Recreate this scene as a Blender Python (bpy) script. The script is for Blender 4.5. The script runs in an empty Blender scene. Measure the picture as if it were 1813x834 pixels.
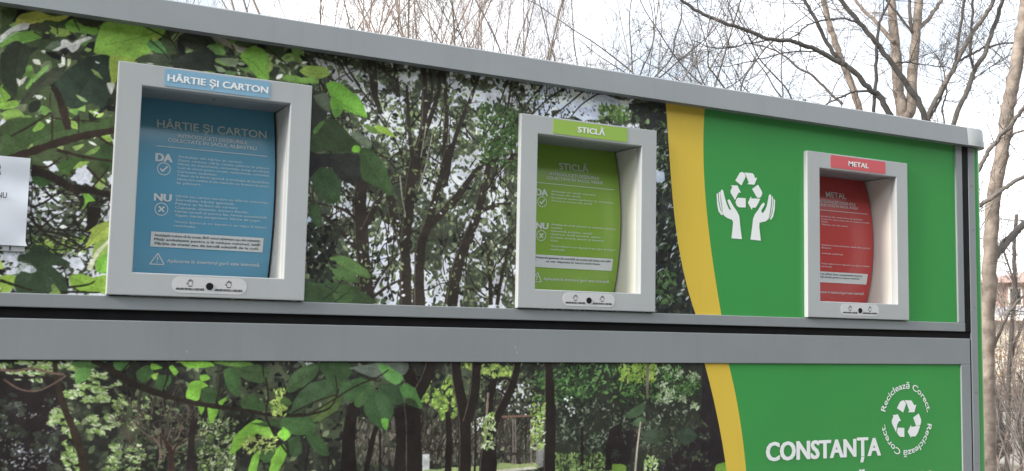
import bpy, bmesh, math, random
import numpy as np
from mathutils import Vector, Matrix

scene = bpy.context.scene
COL = scene.collection
RAD = math.radians

# ------------------------------------------------------------------ camera
G = 1.70                                   # height of the hatch bottoms above the ground
F_PX, CX, CY, CZ = 1852.2, -0.3752, -3.1976, -0.0790 + G
YAW, PITCH, ROLL = 0.48603, 0.09065, 0.02061
_fw = Vector((math.sin(YAW) * math.cos(PITCH), math.cos(YAW) * math.cos(PITCH), math.sin(PITCH)))
_r0 = Vector((math.cos(YAW), -math.sin(YAW), 0))
_u0 = _r0.cross(_fw)
_ri = math.cos(ROLL) * _r0 + math.sin(ROLL) * _u0
_up = -math.sin(ROLL) * _r0 + math.cos(ROLL) * _u0
CAM = Vector((CX, CY, CZ))
cam = bpy.data.cameras.new('camera')
cam.sensor_width = 36.0
cam.lens = F_PX * 36.0 / 1813.0
cam.clip_start = 0.05
cam.clip_end = 2000
camo = bpy.data.objects.new('camera', cam)
m = Matrix.Identity(4)
for i in range(3):
    m[i][0], m[i][1], m[i][2], m[i][3] = _ri[i], _up[i], -_fw[i], CAM[i]
camo.matrix_world = m
COL.objects.link(camo)
scene.camera = camo


def ray(u, v):
    return _fw + _ri * ((u - 906.5) / F_PX) - _up * ((v - 417.0) / F_PX)


def at(u, v, depth):                       # world point at a forward distance
    return CAM + ray(u, v) * depth


def wall(u, v, y=0.0):                     # (x, z) on the container front, z from the hatch bottom
    d = ray(u, v)
    p = CAM + d * ((y - CY) / d.y)
    return (p.x, p.z - G)


# ------------------------------------------------------------------ light
SUN_AZ = 264.0      # degrees clockwise from +Y (north): the sun stands on the left, a little in front of the wall
SUN_EL = 27.0
world = bpy.data.worlds.new('World')
scene.world = world
world.use_nodes = True
wn, wl = world.node_tree.nodes, world.node_tree.links
bg = wn['Background']
sky = wn.new('ShaderNodeTexSky')
sky.sky_type = 'NISHITA'
sky.sun_disc = False
sky.sun_elevation = RAD(SUN_EL)
sky.sun_rotation = RAD(SUN_AZ)
sky.air_density = 1.0
sky.dust_density = 3.0
sky.ozone_density = 1.0
tc = wn.new('ShaderNodeTexCoord')
nz = wn.new('ShaderNodeTexNoise')
nz.inputs['Scale'].default_value = 2.6
nz.inputs['Detail'].default_value = 6
wl.new(tc.outputs['Generated'], nz.inputs['Vector'])
rp = wn.new('ShaderNodeValToRGB')
rp.color_ramp.elements[0].position = 0.40
rp.color_ramp.elements[0].color = (0.25, 0.25, 0.25, 1)
rp.color_ramp.elements[1].position = 0.58
rp.color_ramp.elements[1].color = (1, 1, 1, 1)
wl.new(nz.outputs['Fac'], rp.inputs['Fac'])
mx = wn.new('ShaderNodeMix')
mx.data_type = 'RGBA'
mx.inputs['B'].default_value = (14.0, 14.2, 14.6, 1)      # bright thin overcast
wl.new(rp.outputs['Color'], mx.inputs['Factor'])
wl.new(sky.outputs['Color'], mx.inputs['A'])
sx = wn.new('ShaderNodeSeparateXYZ')
wl.new(tc.outputs['Generated'], sx.inputs['Vector'])
ov = wn.new('ShaderNodeMapRange')                       # overcast sky: three times brighter overhead than at the horizon
ov.inputs['From Min'].default_value = 0.0
ov.inputs['From Max'].default_value = 1.0
ov.inputs['To Min'].default_value = 1.05
ov.inputs['To Max'].default_value = 1.50
wl.new(sx.outputs['Z'], ov.inputs['Value'])
mo = wn.new('ShaderNodeMix')
mo.data_type = 'RGBA'
mo.blend_type = 'MULTIPLY'
mo.inputs['Factor'].default_value = 1.0
wl.new(mx.outputs['Result'], mo.inputs['A'])
wl.new(ov.outputs['Result'], mo.inputs['B'])
wl.new(mo.outputs['Result'], bg.inputs['Color'])
bg.inputs['Strength'].default_value = 0.13

sl = bpy.data.lights.new('sun', 'SUN')
sl.energy = 5.0
sl.angle = RAD(12)
sl.color = (1.0, 0.93, 0.82)
so = bpy.data.objects.new('sun', sl)
sd = Vector((math.sin(RAD(SUN_AZ)) * math.cos(RAD(SUN_EL)), math.cos(RAD(SUN_AZ)) * math.cos(RAD(SUN_EL)), math.sin(RAD(SUN_EL))))
so.rotation_euler = (-sd).to_track_quat('-Z', 'Y').to_euler()
so.location = sd * 30
COL.objects.link(so)

vs = scene.view_settings
vs.view_transform = 'Standard'
vs.look = 'None'
vs.gamma = 1
vs.use_curve_mapping = False
vs.exposure = 0.34

# ------------------------------------------------------------------ materials
def lin(c):
    c = c / 255.0
    return c / 12.92 if c <= 0.04045 else ((c + 0.055) / 1.055) ** 2.4


def rgb(r, g, b):
    return (lin(r), lin(g), lin(b), 1.0)


MATS = {}


def mat(name, col, rough=0.5, var=0.06, scale=6.0, bump=0.0, bscale=60.0, spec=0.5, metal=0.0, col2=None, grime=0.0):
    if name in MATS:
        return MATS[name]
    mt = bpy.data.materials.new(name)
    mt.use_nodes = True
    n, l = mt.node_tree.nodes, mt.node_tree.links
    b = n['Principled BSDF']
    b.inputs['Roughness'].default_value = rough
    b.inputs['Metallic'].default_value = metal
    b.inputs['Specular IOR Level'].default_value = spec
    tcn = n.new('ShaderNodeTexCoord')
    nn = n.new('ShaderNodeTexNoise')
    nn.inputs['Scale'].default_value = scale
    nn.inputs['Detail'].default_value = 5
    l.new(tcn.outputs['Object'], nn.inputs['Vector'])
    cr = n.new('ShaderNodeValToRGB')
    cr.color_ramp.elements[0].position = 0.3
    cr.color_ramp.elements[1].position = 0.7
    a = col2 if col2 else tuple(c * (1 - var) for c in col[:3]) + (1,)
    e = col if col2 else tuple(min(1, c * (1 + var)) for c in col[:3]) + (1,)
    cr.color_ramp.elements[0].color = a
    cr.color_ramp.elements[1].color = e
    l.new(nn.outputs['Fac'], cr.inputs['Fac'])
    out = cr.outputs['Color']
    if grime > 0:                           # thin dirt runs
        mp = n.new('ShaderNodeMapping')
        mp.inputs['Scale'].default_value = (22, 22, 1.6)
        l.new(tcn.outputs['Object'], mp.inputs['Vector'])
        n2 = n.new('ShaderNodeTexNoise')
        n2.inputs['Scale'].default_value = 1.4
        n2.inputs['Detail'].default_value = 7
        l.new(mp.outputs['Vector'], n2.inputs['Vector'])
        r2 = n.new('ShaderNodeValToRGB')
        r2.color_ramp.elements[0].position = 0.52
        r2.color_ramp.elements[0].color = (0, 0, 0, 1)
        r2.color_ramp.elements[1].position = 0.78
        r2.color_ramp.elements[1].color = (grime,) * 3 + (1,)
        l.new(n2.outputs['Fac'], r2.inputs['Fac'])
        mm = n.new('ShaderNodeMix')
        mm.data_type = 'RGBA'
        mm.inputs['B'].default_value = (0.12, 0.11, 0.09, 1)
        l.new(r2.outputs['Color'], mm.inputs['Factor'])
        l.new(out, mm.inputs['A'])
        out = mm.outputs['Result']
    l.new(out, b.inputs['Base Color'])
    if bump > 0:
        nb = n.new('ShaderNodeTexNoise')
        nb.inputs['Scale'].default_value = bscale
        nb.inputs['Detail'].default_value = 4
        l.new(tcn.outputs['Object'], nb.inputs['Vector'])
        bp = n.new('ShaderNodeBump')
        bp.inputs['Strength'].default_value = bump
        bp.inputs['Distance'].default_value = 0.01
        l.new(nb.outputs['Fac'], bp.inputs['Height'])
        l.new(bp.outputs['Normal'], b.inputs['Normal'])
    MATS[name] = mt
    return mt


M_RAIL = mat('grey painted aluminium', (0.236, 0.260, 0.280, 1), 0.42, 0.05, 3.0, 0.03, 220, grime=0.07)
M_FRAME = mat('light grey powder coat', (0.395, 0.420, 0.440, 1), 0.45, 0.03, 5.0, 0.03, 300, grime=0.05)
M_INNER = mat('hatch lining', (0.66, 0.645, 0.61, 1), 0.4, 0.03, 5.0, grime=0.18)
M_BLACK = mat('black rubber', (0.012, 0.012, 0.014, 1), 0.6, 0.2, 20, 0.1, 100, spec=0.12)
M_DARK = mat('dark interior', (0.01, 0.01, 0.01, 1), 0.8)
M_WHITE = mat('white vinyl', (0.80, 0.83, 0.85, 1), 0.4, 0.02)
M_GREEN = mat('green vinyl', (0.044, 0.285, 0.070, 1), 0.32, 0.05, 2.0, 0.02, 30, grime=0.04)
M_YELLOW = mat('yellow vinyl', (0.660, 0.480, 0.066, 1), 0.35, 0.03, 2.0, 0.02, 30, grime=0.04)
M_BLUE = mat('blue film', (0.215, 0.400, 0.560, 1), 0.35, 0.02)
M_LIME = mat('lime film', (0.290, 0.460, 0.090, 1), 0.35, 0.02)
M_RED = mat('red film', (0.580, 0.115, 0.135, 1), 0.35, 0.02)
M_DBLUE = mat('blue drum print', (0.115, 0.325, 0.490, 1), 0.22, 0.03)
M_DLIME = mat('lime drum print', (0.225, 0.390, 0.060, 1), 0.22, 0.03)
M_DRED = mat('red drum print', (0.470, 0.060, 0.062, 1), 0.22, 0.03)
M_TXT = mat('white print', (0.62, 0.66, 0.69, 1), 0.4, 0.01)
M_STICK = mat('pale sticker', (0.54, 0.56, 0.58, 1), 0.5, 0.02)
M_INK = mat('black ink', (0.03, 0.03, 0.035, 1), 0.5, 0.05)
M_PAPER = mat('white paper', (0.66, 0.71, 0.80, 1), 0.7, 0.03, 9.0, 0.08, 14)
M_SCREW = mat('zinc screw', (0.35, 0.35, 0.36, 1), 0.35, 0.1, 30, metal=0.8)
M_ROOF = mat('roof sheet', (0.30, 0.31, 0.32, 1), 0.5, 0.1, 4, grime=0.3)

# ------------------------------------------------------------------ mesh helpers
class MB:
    def __init__(self):
        self.v, self.f, self.mi, self.m, self.sm = [], [], [], [], []

    def mid(self, m):
        if m not in self.m:
            self.m.append(m)
        return self.m.index(m)

    def face(self, pts, m, smooth=False):
        o = len(self.v)
        self.v += [tuple(p) for p in pts]
        self.f.append(tuple(range(o, o + len(pts))))
        self.mi.append(self.mid(m))
        self.sm.append(smooth)

    def add(self, verts, faces, m, smooth=False):
        o = len(self.v)
        self.v += [tuple(p) for p in verts]
        k = self.mid(m)
        for f in faces:
            self.f.append(tuple(o + i for i in f))
            self.mi.append(k)
            self.sm.append(smooth)

    def addbm(self, bm, m, smooth=False):
        bm.verts.ensure_lookup_table()
        for i, v in enumerate(bm.verts):
            v.index = i
        self.add([v.co[:] for v in bm.verts], [[v.index for v in f.verts] for f in bm.faces], m, smooth)
        bm.free()

    def box(self, a, b, m, bev=0.0):
        bm = bmesh.new()
        bmesh.ops.create_cube(bm, size=1)
        for v in bm.verts:
            v.co = Vector([(a[i] + b[i]) / 2 + v.co[i] * (b[i] - a[i]) for i in range(3)])
        if bev > 0:
            bmesh.ops.bevel(bm, geom=bm.edges[:], offset=bev, segments=2, affect='EDGES', profile=0.6)
        self.addbm(bm, m)

    def prism(self, poly, y0, y1, m, bev=0.0, straight=False):     # poly in (x, z), extruded along y (y0 is the front)
        bm = bmesh.new()
        vs_ = [bm.verts.new((p[0], y0, p[1])) for p in poly]
        f = bm.faces.new(vs_)
        r = bmesh.ops.extrude_face_region(bm, geom=[f])
        for e in r['geom']:
            if isinstance(e, bmesh.types.BMVert):
                e.co.y = y1
        bmesh.ops.recalc_face_normals(bm, faces=bm.faces[:])
        if bev > 0:
            ed = [e for e in bm.edges if abs(e.verts[0].co.y - y0) < 1e-6 and abs(e.verts[1].co.y - y0) < 1e-6]
            if straight:
                ed = [e for e in ed if min(abs(e.verts[0].co.x - e.verts[1].co.x), abs(e.verts[0].co.z - e.verts[1].co.z)) < 1e-3]
            bmesh.ops.bevel(bm, geom=ed, offset=bev, segments=2, affect='EDGES', profile=0.6)
        self.addbm(bm, m)

    def tube(self, pts, rad, m, sides=6):
        pts = [Vector(p) for p in pts]
        n = len(pts)
        t = (pts[1] - pts[0]).normalized()
        a = t.orthogonal().normalized()
        vv = []
        for i in range(n):
            if i == 0:
                t = pts[1] - pts[0]
            elif i == n - 1:
                t = pts[-1] - pts[-2]
            else:
                t = pts[i + 1] - pts[i - 1]
            t.normalize()
            a = (a - t * a.dot(t)).normalized()
            b = t.cross(a)
            for k in range(sides):
                an = 2 * math.pi * k / sides
                vv.append(pts[i] + (a * math.cos(an) + b * math.sin(an)) * rad[i])
        ff = []
        for i in range(n - 1):
            for k in range(sides):
                k2 = (k + 1) % sides
                ff.append((i * sides + k, i * sides + k2, (i + 1) * sides + k2, (i + 1) * sides + k))
        ff.append(tuple(range(sides - 1, -1, -1)))
        ff.append(tuple((n - 1) * sides + k for k in range(sides)))
        self.add(vv, ff, m, True)

    def build(self, name, parent=None, dz=0.0):
        me = bpy.data.meshes.new(name)
        me.from_pydata([(x, y, z + dz) for x, y, z in self.v] if dz else self.v, [], self.f)
        for mm in self.m:
            me.materials.append(mm)
        me.polygons.foreach_set('material_index', self.mi)
        me.polygons.foreach_set('use_smooth', self.sm)
        me.update()
        o = bpy.data.objects.new(name, me)
        COL.objects.link(o)
        if parent:
            o.parent = parent
        return o


def empty(name, loc, label, cat, group=None):
    o = bpy.data.objects.new(name, None)
    o.empty_display_size = 0.2
    o.location = loc
    COL.objects.link(o)
    tag(o, label, cat, group)
    return o


def tag(o, label, cat, group=None):
    o['label'] = label
    o['category'] = cat
    if group:
        o['group'] = group


def text2d(body, off=0.0):
    """flat letters: vertices (x, y) in font units, faces"""
    c = bpy.data.curves.new('lettering', 'FONT')
    c.body = body
    c.offset = off
    c.resolution_u = 3
    o = bpy.data.objects.new('lettering', c)
    COL.objects.link(o)
    dg = bpy.context.evaluated_depsgraph_get()
    ev = o.evaluated_get(dg)
    me = ev.to_mesh()
    vs_ = [(v.co.x, v.co.y) for v in me.vertices]
    fs = [tuple(p.vertices) for p in me.polygons]
    ev.to_mesh_clear()
    bpy.data.objects.remove(o)
    bpy.data.curves.remove(c)
    return vs_, fs


CAPH = None


def text(mb, body, x0, x1, z, cap, m, surf, off=0.0, passes=((0, 0),)):
    """letters from x0 to x1 (x1 None: natural width), baseline z, cap height cap, surf(x, z, lift) -> point"""
    global CAPH
    if CAPH is None:
        CAPH = max(v[1] for v in text2d('H')[0])
    vs_, fs = text2d(body, off)
    if not vs_:
        return
    a = min(v[0] for v in vs_)
    b = max(v[0] for v in vs_)
    s = cap / CAPH
    sx = (x1 - x0) / (b - a) if x1 is not None else s * 1.08
    for i, (dx, dz) in enumerate(passes):
        mb.add([surf(x0 + (v[0] - a) * sx + dx * cap, z + v[1] * s + dz * cap, i * 0.00025) for v in vs_], fs, m)


def flat(y):
    return lambda x, z, l=0.0: (x, y - l, z)


def rrect(x0, x1, z0, z1, r, n=5):
    p = []
    for cx, cz, a0 in ((x1 - r, z1 - r, 0), (x0 + r, z1 - r, 90), (x0 + r, z0 + r, 180), (x1 - r, z0 + r, 270)):
        for k in range(n + 1):
            a = RAD(a0 + 90 * k / n)
            p.append((cx + r * math.cos(a), cz + r * math.sin(a)))
    return p


def circle(cx, cz, r, n=24, rz=None):
    rz = rz or r
    return [(cx + r * math.cos(2 * math.pi * k / n), cz + rz * math.sin(2 * math.pi * k / n)) for k in range(n)]


def ring(mb, cx, cz, r, w, m, surf, n=28):
    for k in range(n):
        a, b = 2 * math.pi * k / n, 2 * math.pi * (k + 1) / n
        mb.face([surf(cx + (r - w) * math.cos(a), cz + (r - w) * math.sin(a)), surf(cx + r * math.cos(a), cz + r * math.sin(a)),
                 surf(cx + r * math.cos(b), cz + r * math.sin(b)), surf(cx + (r - w) * math.cos(b), cz + (r - w) * math.sin(b))], m)


def bar(mb, p, q, w, m, surf):
    dx, dz = q[0] - p[0], q[1] - p[1]
    l = math.hypot(dx, dz)
    nx, nz_ = -dz / l * w / 2, dx / l * w / 2
    mb.face([surf(p[0] + nx, p[1] + nz_), surf(p[0] - nx, p[1] - nz_), surf(q[0] - nx, q[1] - nz_), surf(q[0] + nx, q[1] + nz_)], m)


# ------------------------------------------------------------------ ground
M_GROUND = mat('dry earth and litter', (0.33, 0.29, 0.24, 1), 0.95, 0, 1.7, 0.6, 9, col2=(0.20, 0.17, 0.13, 1))
gb = MB()
N = 60
gv = []
rg = random.Random(3)
xs = np.concatenate([np.linspace(-160, -20, 12), np.linspace(-18, 40, 59), np.linspace(44, 260, 16)])
ys = np.concatenate([np.linspace(-80, -20, 5), np.linspace(-16, -6, 8), np.linspace(-4, 40, 45), np.linspace(45, 300, 18)])
for y in ys:
    for x in xs:
        h = 0.0 if -6.0 <= y < 3.0 else 0.04 * rg.uniform(-1, 1)
        if y < -6.5:                            # ground dips under the added sky-blocking mound
            h -= 0.3
        gv.append((x, y, h))
nx_ = len(xs)
gf = [(j * nx_ + i, j * nx_ + i + 1, (j + 1) * nx_ + i + 1, (j + 1) * nx_ + i) for j in range(len(ys) - 1) for i in range(nx_ - 1)]
gb.add(gv, gf, M_GROUND, True)
go = gb.build('ground')
go['kind'] = 'structure'
go['label'] = 'pale dry earth and leaf litter behind the container'

M_SKYBLOCK = mat('dark sky blocker', (0.050, 0.058, 0.030, 1), 0.95, 0.4, 4, 0.6, 30)  # kept dark so the added mound bounces little light
kb = MB()
kv = [(x, y, z + 0.12 * math.sin(x * 0.7 + y)) for y, z in ((-6.4, -0.2), (-7.2, 1.4), (-9.0, 4.4), (-12.0, 8.6), (-15.0, 11.5), (-40.0, 12.5)) for x in np.linspace(-70, 70, 57)]
kb.add(kv, [(j * 57 + i, j * 57 + i + 1, (j + 1) * 57 + i + 1, (j + 1) * 57 + i) for j in range(5) for i in range(56)], M_SKYBLOCK, True)
ko = kb.build('sky_block_mound')  # unseen mound behind the camera, added to block low frontal sky light
ko['kind'] = 'structure'
M_PAVE = mat('dark asphalt paving', (0.085, 0.085, 0.085, 1), 0.9, 0.15, 3, 0.2, 40)
pb = MB()
pb.box((-14, -6.6, -0.1), (6, 2.9, 0.06), M_PAVE)
po = pb.build('pavement')
po['kind'] = 'structure'

# ------------------------------------------------------------------ printed mural painter
SKYC = (204, 209, 220)


class Canvas:
    """A raster in wall metres; filled polygons and dabs, later carried by the print's mesh."""

    def __init__(self, x0, x1, z0, z1, res=0.00115):
        self.x0, self.z0, self.res = x0, z0, res
        self.w, self.h = int((x1 - x0) / res), int((z1 - z0) / res)
        self.a = np.zeros((self.h, self.w, 3), np.float32)

    def px(self, p):
        return ((p[0] - self.x0) / self.res, (p[1] - self.z0) / self.res)

    def poly(self, pts, col, alpha=1.0, col2=None):
        P = np.array([self.px(p) for p in pts], np.float32)
        i0, j0 = np.floor(P.min(0)).astype(int)
        i1, j1 = np.ceil(P.max(0)).astype(int) + 1
        i0, j0, i1, j1 = max(i0, 0), max(j0, 0), min(i1, self.w), min(j1, self.h)
        if i1 <= i0 or j1 <= j0:
            return
        X, Y = np.meshgrid(np.arange(i0, i1) + 0.5, np.arange(j0, j1) + 0.5)
        ins = np.zeros(X.shape, bool)
        n = len(P)
        for k in range(n):
            xa, ya = P[k]
            xb, yb = P[(k + 1) % n]
            if ya == yb:
                continue
            c = ((ya > Y) != (yb > Y)) & (X < (xb - xa) * (Y - ya) / (yb - ya) + xa)
            ins ^= c
        sub = self.a[j0:j1, i0:i1]
        if col2 is None:
            sub[ins] = sub[ins] * (1 - alpha) + np.array(col, np.float32) * alpha
        else:                              # printed two-tone leaf with soft mottling
            t = (X - i0) / max(1, i1 - i0) * 0.6 + (Y - j0) / max(1, j1 - j0) * 0.4
            t = np.clip(t + 0.12 * np.sin(X * 0.07 + Y * 0.11) + 0.08 * np.sin(X * 0.19 - Y * 0.05), 0, 1)[..., None]
            cc = np.array(col, np.float32) * (1 - t) + np.array(col2, np.float32) * t
            sub[ins] = sub[ins] * (1 - alpha) + cc[ins] * alpha

    def dab(self, x, z, l, w, ang, col, alpha=1.0):
        i, j = (x - self.x0) / self.res, (z - self.z0) / self.res
        l, w = l / self.res / 2, w / self.res / 2
        R = int(l) + 2
        i0, j0, i1, j1 = max(int(i) - R, 0), max(int(j) - R, 0), min(int(i) + R + 1, self.w), min(int(j) + R + 1, self.h)
        if i1 <= i0 or j1 <= j0:
            return
        X = np.arange(i0, i1)[None, :] - i
        Y = np.arange(j0, j1)[:, None] - j
        c, s = math.cos(ang), math.sin(ang)
        p = (X * c + Y * s) / l
        q = (-X * s + Y * c) / w
        ins = (np.abs(q) < (1 - p * p)) & (np.abs(p) < 1)      # pointed leaflet
        sub = self.a[j0:j1, i0:i1]
        sub[ins] = sub[ins] * (1 - alpha) + np.array(col, np.float32) * alpha

    def stroke(self, pts, w0, w1, col, alpha=1.0, wob=0.0, rnd=None):
        pts = smooth(pts)
        n = len(pts)
        L, Rr = [], []
        for k in range(n):
            a = pts[max(k - 1, 0)]
            b = pts[min(k + 1, n - 1)]
            dx, dz = b[0] - a[0], b[1] - a[1]
            d = math.hypot(dx, dz) or 1e-6
            w = (w0 + (w1 - w0) * k / (n - 1)) / 2
            if rnd:
                w *= 1 + wob * rnd.uniform(-1, 1)
            L.append((pts[k][0] - dz / d * w, pts[k][1] + dx / d * w))
            Rr.append((pts[k][0] + dz / d * w, pts[k][1] - dx / d * w))
        for k in range(n - 1):
            self.poly([L[k], L[k + 1], Rr[k + 1], Rr[k]], col, alpha)

    def finish(self, seed):
        nr = np.random.default_rng(seed)
        k = 0.80 + 0.26 * vnoise(self.h, self.w, 90, nr) + 0.20 * vnoise(self.h, self.w, 22, nr) + 0.12 * vnoise(self.h, self.w, 5, nr)
        self.a *= k[..., None]
        a = self.a                              # soften, as an enlarged photograph is soft
        a[1:-1] = (a[:-2] + 2 * a[1:-1] + a[2:]) / 4
        a[:, 1:-1] = (a[:, :-2] + 2 * a[:, 1:-1] + a[:, 2:]) / 4
        np.clip(a, 0, 255, out=a)

    def sample(self, X, Z):
        b = self.a                              # box filter, then look up
        f = np.clip((X - self.x0) / self.res - 0.5, 0, self.w - 1.001)
        g = np.clip((Z - self.z0) / self.res - 0.5, 0, self.h - 1.001)
        i, j = f.astype(int), g.astype(int)
        fx, fz = (f - i)[..., None], (g - j)[..., None]
        return (b[j, i] * (1 - fx) + b[j, np.minimum(i + 1, self.w - 1)] * fx) * (1 - fz) + \
               (b[np.minimum(j + 1, self.h - 1), i] * (1 - fx) + b[np.minimum(j + 1, self.h - 1), np.minimum(i + 1, self.w - 1)] * fx) * fz


def smooth(pts, n=6):
    pts = [tuple(p) for p in pts]
    if len(pts) < 3:
        return [tuple(a + (b - a) * k / n for a, b in zip(pts[0], pts[1])) for k in range(n + 1)]
    out = []
    for i in range(len(pts) - 1):
        p0, p1, p2, p3 = pts[max(i - 1, 0)], pts[i], pts[i + 1], pts[min(i + 2, len(pts) - 1)]
        for k in range(n):
            t = k / n
            out.append(tuple(0.5 * (2 * b + (c - a) * t + (2 * a - 5 * b + 4 * c - d) * t * t + (3 * b - a - 3 * c + d) * t ** 3)
                             for a, b, c, d in zip(p0, p1, p2, p3)))
    out.append(pts[-1])
    return out


def vnoise(h, w, cells, rnd):
    ch, cw = max(2, int(h / cells) + 2), max(2, int(w / cells) + 2)
    g = rnd.random((ch, cw)).astype(np.float32)
    y, x = np.arange(h) / cells, np.arange(w) / cells
    j, i = y.astype(int), x.astype(int)
    fy, fx = y - j, x - i
    fy, fx = fy * fy * (3 - 2 * fy), fx * fx * (3 - 2 * fx)
    a = g[j][:, i] * (1 - fx) + g[j][:, i + 1] * fx
    b = g[j + 1][:, i] * (1 - fx) + g[j + 1][:, i + 1] * fx
    return a * (1 - fy[:, None]) + b * fy[:, None]


class Zoom:                                 # measured points -> wall metres
    def __init__(self, u, v, s):
        self.u, self.v, self.s = u, v, s

    def __call__(self, *pts):
        return [wall(self.u + x / self.s, self.v + y / self.s) for x, y in pts]


SRC = Zoom(0, 0, 1)


def rough_leaf(pts, rnd, amp=0.05):
    """smooth closed outline with small irregular teeth"""
    n = len(pts)
    out = []
    for i in range(n):
        p0, p1, p2, p3 = pts[i - 1], pts[i], pts[(i + 1) % n], pts[(i + 2) % n]
        d = math.dist(p1, p2)
        for k in range(4):
            t = k / 4
            q = [0.5 * (2 * b + (c - a) * t * 0.7 + (2 * a * 0.7 - 3.7 * b + 2.7 * c - 0.7 * e - (-b * 0.0)) * t * t * 0 + 0) for a, b, c, e in zip(p0, p1, p2, p3)]
            q = [b + (c - b) * t + 0.18 * ((c - a) - (e - b)) * 0.5 * t * (1 - t) * 2 for a, b, c, e in zip(p0, p1, p2, p3)]
            out.append((q[0] + rnd.uniform(-1, 1) * amp * d * 0.3, q[1] + rnd.uniform(-1, 1) * amp * d * 0.3))
    return out


def veins(cv, pts, c, rnd):
    n = len(pts)
    best = max(((math.dist(pts[i], pts[j]), i, j) for i in range(n) for j in range(i)))
    L, i, j = best
    if L < 0.035:
        return
    a, b = pts[i], pts[j]
    a = (a[0] * 0.93 + b[0] * 0.07, a[1] * 0.93 + b[1] * 0.07)
    b = (b[0] * 0.93 + a[0] * 0.07, b[1] * 0.93 + a[1] * 0.07)
    dx, dz = b[0] - a[0], b[1] - a[1]
    mid = ((a[0] + b[0]) / 2 - dz * 0.05, (a[1] + b[1]) / 2 + dx * 0.05)
    lo, hi = shade(c, 0.80), tuple(min(255, v * 1.10 + 6) for v in c)
    # one half of the blade a little lighter than the other, as printed
    half = [p for p in pts if (p[0] - a[0]) * dz - (p[1] - a[1]) * dx > 0]
    if len(half) > 1:
        cen = lambda p: (p[0] - a[0]) * dx + (p[1] - a[1]) * dz
        cv.poly([a] + sorted(half, key=cen) + [b, mid], hi, 0.30)
    cv.stroke([a, mid, b], 0.0026, 0.0012, lo, 0.75)
    for t in (0.2, 0.38, 0.56, 0.74):
        q = (a[0] + dx * t, a[1] + dz * t)
        for sg in (-1, 1):
            an = sg * rnd.uniform(0.6, 0.85)
            k = 0.24 * (1 - abs(t - 0.4))
            cv.stroke([q, (q[0] + k * (dx * math.cos(an) - dz * math.sin(an)), q[1] + k * (dx * math.sin(an) + dz * math.cos(an)))], 0.0013, 0.0008, lo, 0.5)


def shade(c, k):
    return tuple(max(0, min(255, v * k)) for v in c)


def field(cv, rnd, quad, n, pal, l0, l1, asp=0.45, ang=None, spread=3.2, alpha=1.0, clump=0.0):
    """n leaflets in a quad of photo-measured corners (tl, tr, br, bl)"""
    q = [wall(*p) for p in quad]
    cents = []
    if clump:
        for _ in range(int(clump)):
            cents.append((rnd.random(), rnd.random()))
    for _ in range(n):
        if cents:
            c = rnd.choice(cents)
            a, b = c[0] + rnd.gauss(0, 0.05), c[1] + rnd.gauss(0, 0.05)
            if not (0 <= a <= 1 and 0 <= b <= 1):
                continue
        else:
            a, b = rnd.random(), rnd.random()
        tx, tz = q[0][0] + (q[1][0] - q[0][0]) * a, q[0][1] + (q[1][1] - q[0][1]) * a
        bx, bz = q[3][0] + (q[2][0] - q[3][0]) * a, q[3][1] + (q[2][1] - q[3][1]) * a
        x, z = tx + (bx - tx) * b, tz + (bz - tz) * b
        col = shade(rnd.choice(pal), rnd.uniform(0.85, 1.15))
        l = rnd.uniform(l0, l1)
        an = rnd.uniform(0, spread) if ang is None else rnd.gauss(ang, spread)
        cv.dab(x, z, l, l * asp * rnd.uniform(0.6, 1.3), an, col, alpha)


def twig_net(cv, rnd, quad, n, l0, l1, w, col, ang0=1.4, spread=0.6):
    q = [wall(*p) for p in quad]
    for _ in range(n):
        a, b = rnd.random(), rnd.random()
        x = (q[0][0] * (1 - a) + q[1][0] * a) * (1 - b) + (q[3][0] * (1 - a) + q[2][0] * a) * b
        z = (q[0][1] * (1 - a) + q[1][1] * a) * (1 - b) + (q[3][1] * (1 - a) + q[2][1] * a) * b
        an = rnd.gauss(ang0, spread)
        if rnd.random() < 0.5:
            an = math.pi - an
        l = rnd.uniform(l0, l1)
        pts = [(x, z)]
        for k in range(4):
            an += rnd.gauss(0, 0.25)
            x, z = x + math.cos(an) * l / 4, z + math.sin(an) * l / 4
            pts.append((x, z))
        cv.stroke(pts, w * rnd.uniform(0.7, 1.4), w * 0.3, shade(col, rnd.uniform(0.8, 1.25)))


OL = [(80, 92, 68), (98, 110, 82), (66, 74, 58), (116, 126, 98), (74, 80, 68)]
DK = [(40, 43, 40), (48, 52, 46), (36, 37, 37), (54, 60, 50)]
LT = [(150, 162, 128), (165, 172, 150), (132, 146, 104), (120, 136, 92)]
SKY = [(204, 208, 216), (190, 195, 206), (212, 216, 224), (176, 180, 188)]
YG = [(142, 168, 84), (125, 160, 72), (155, 175, 95), (110, 145, 68)]


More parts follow.
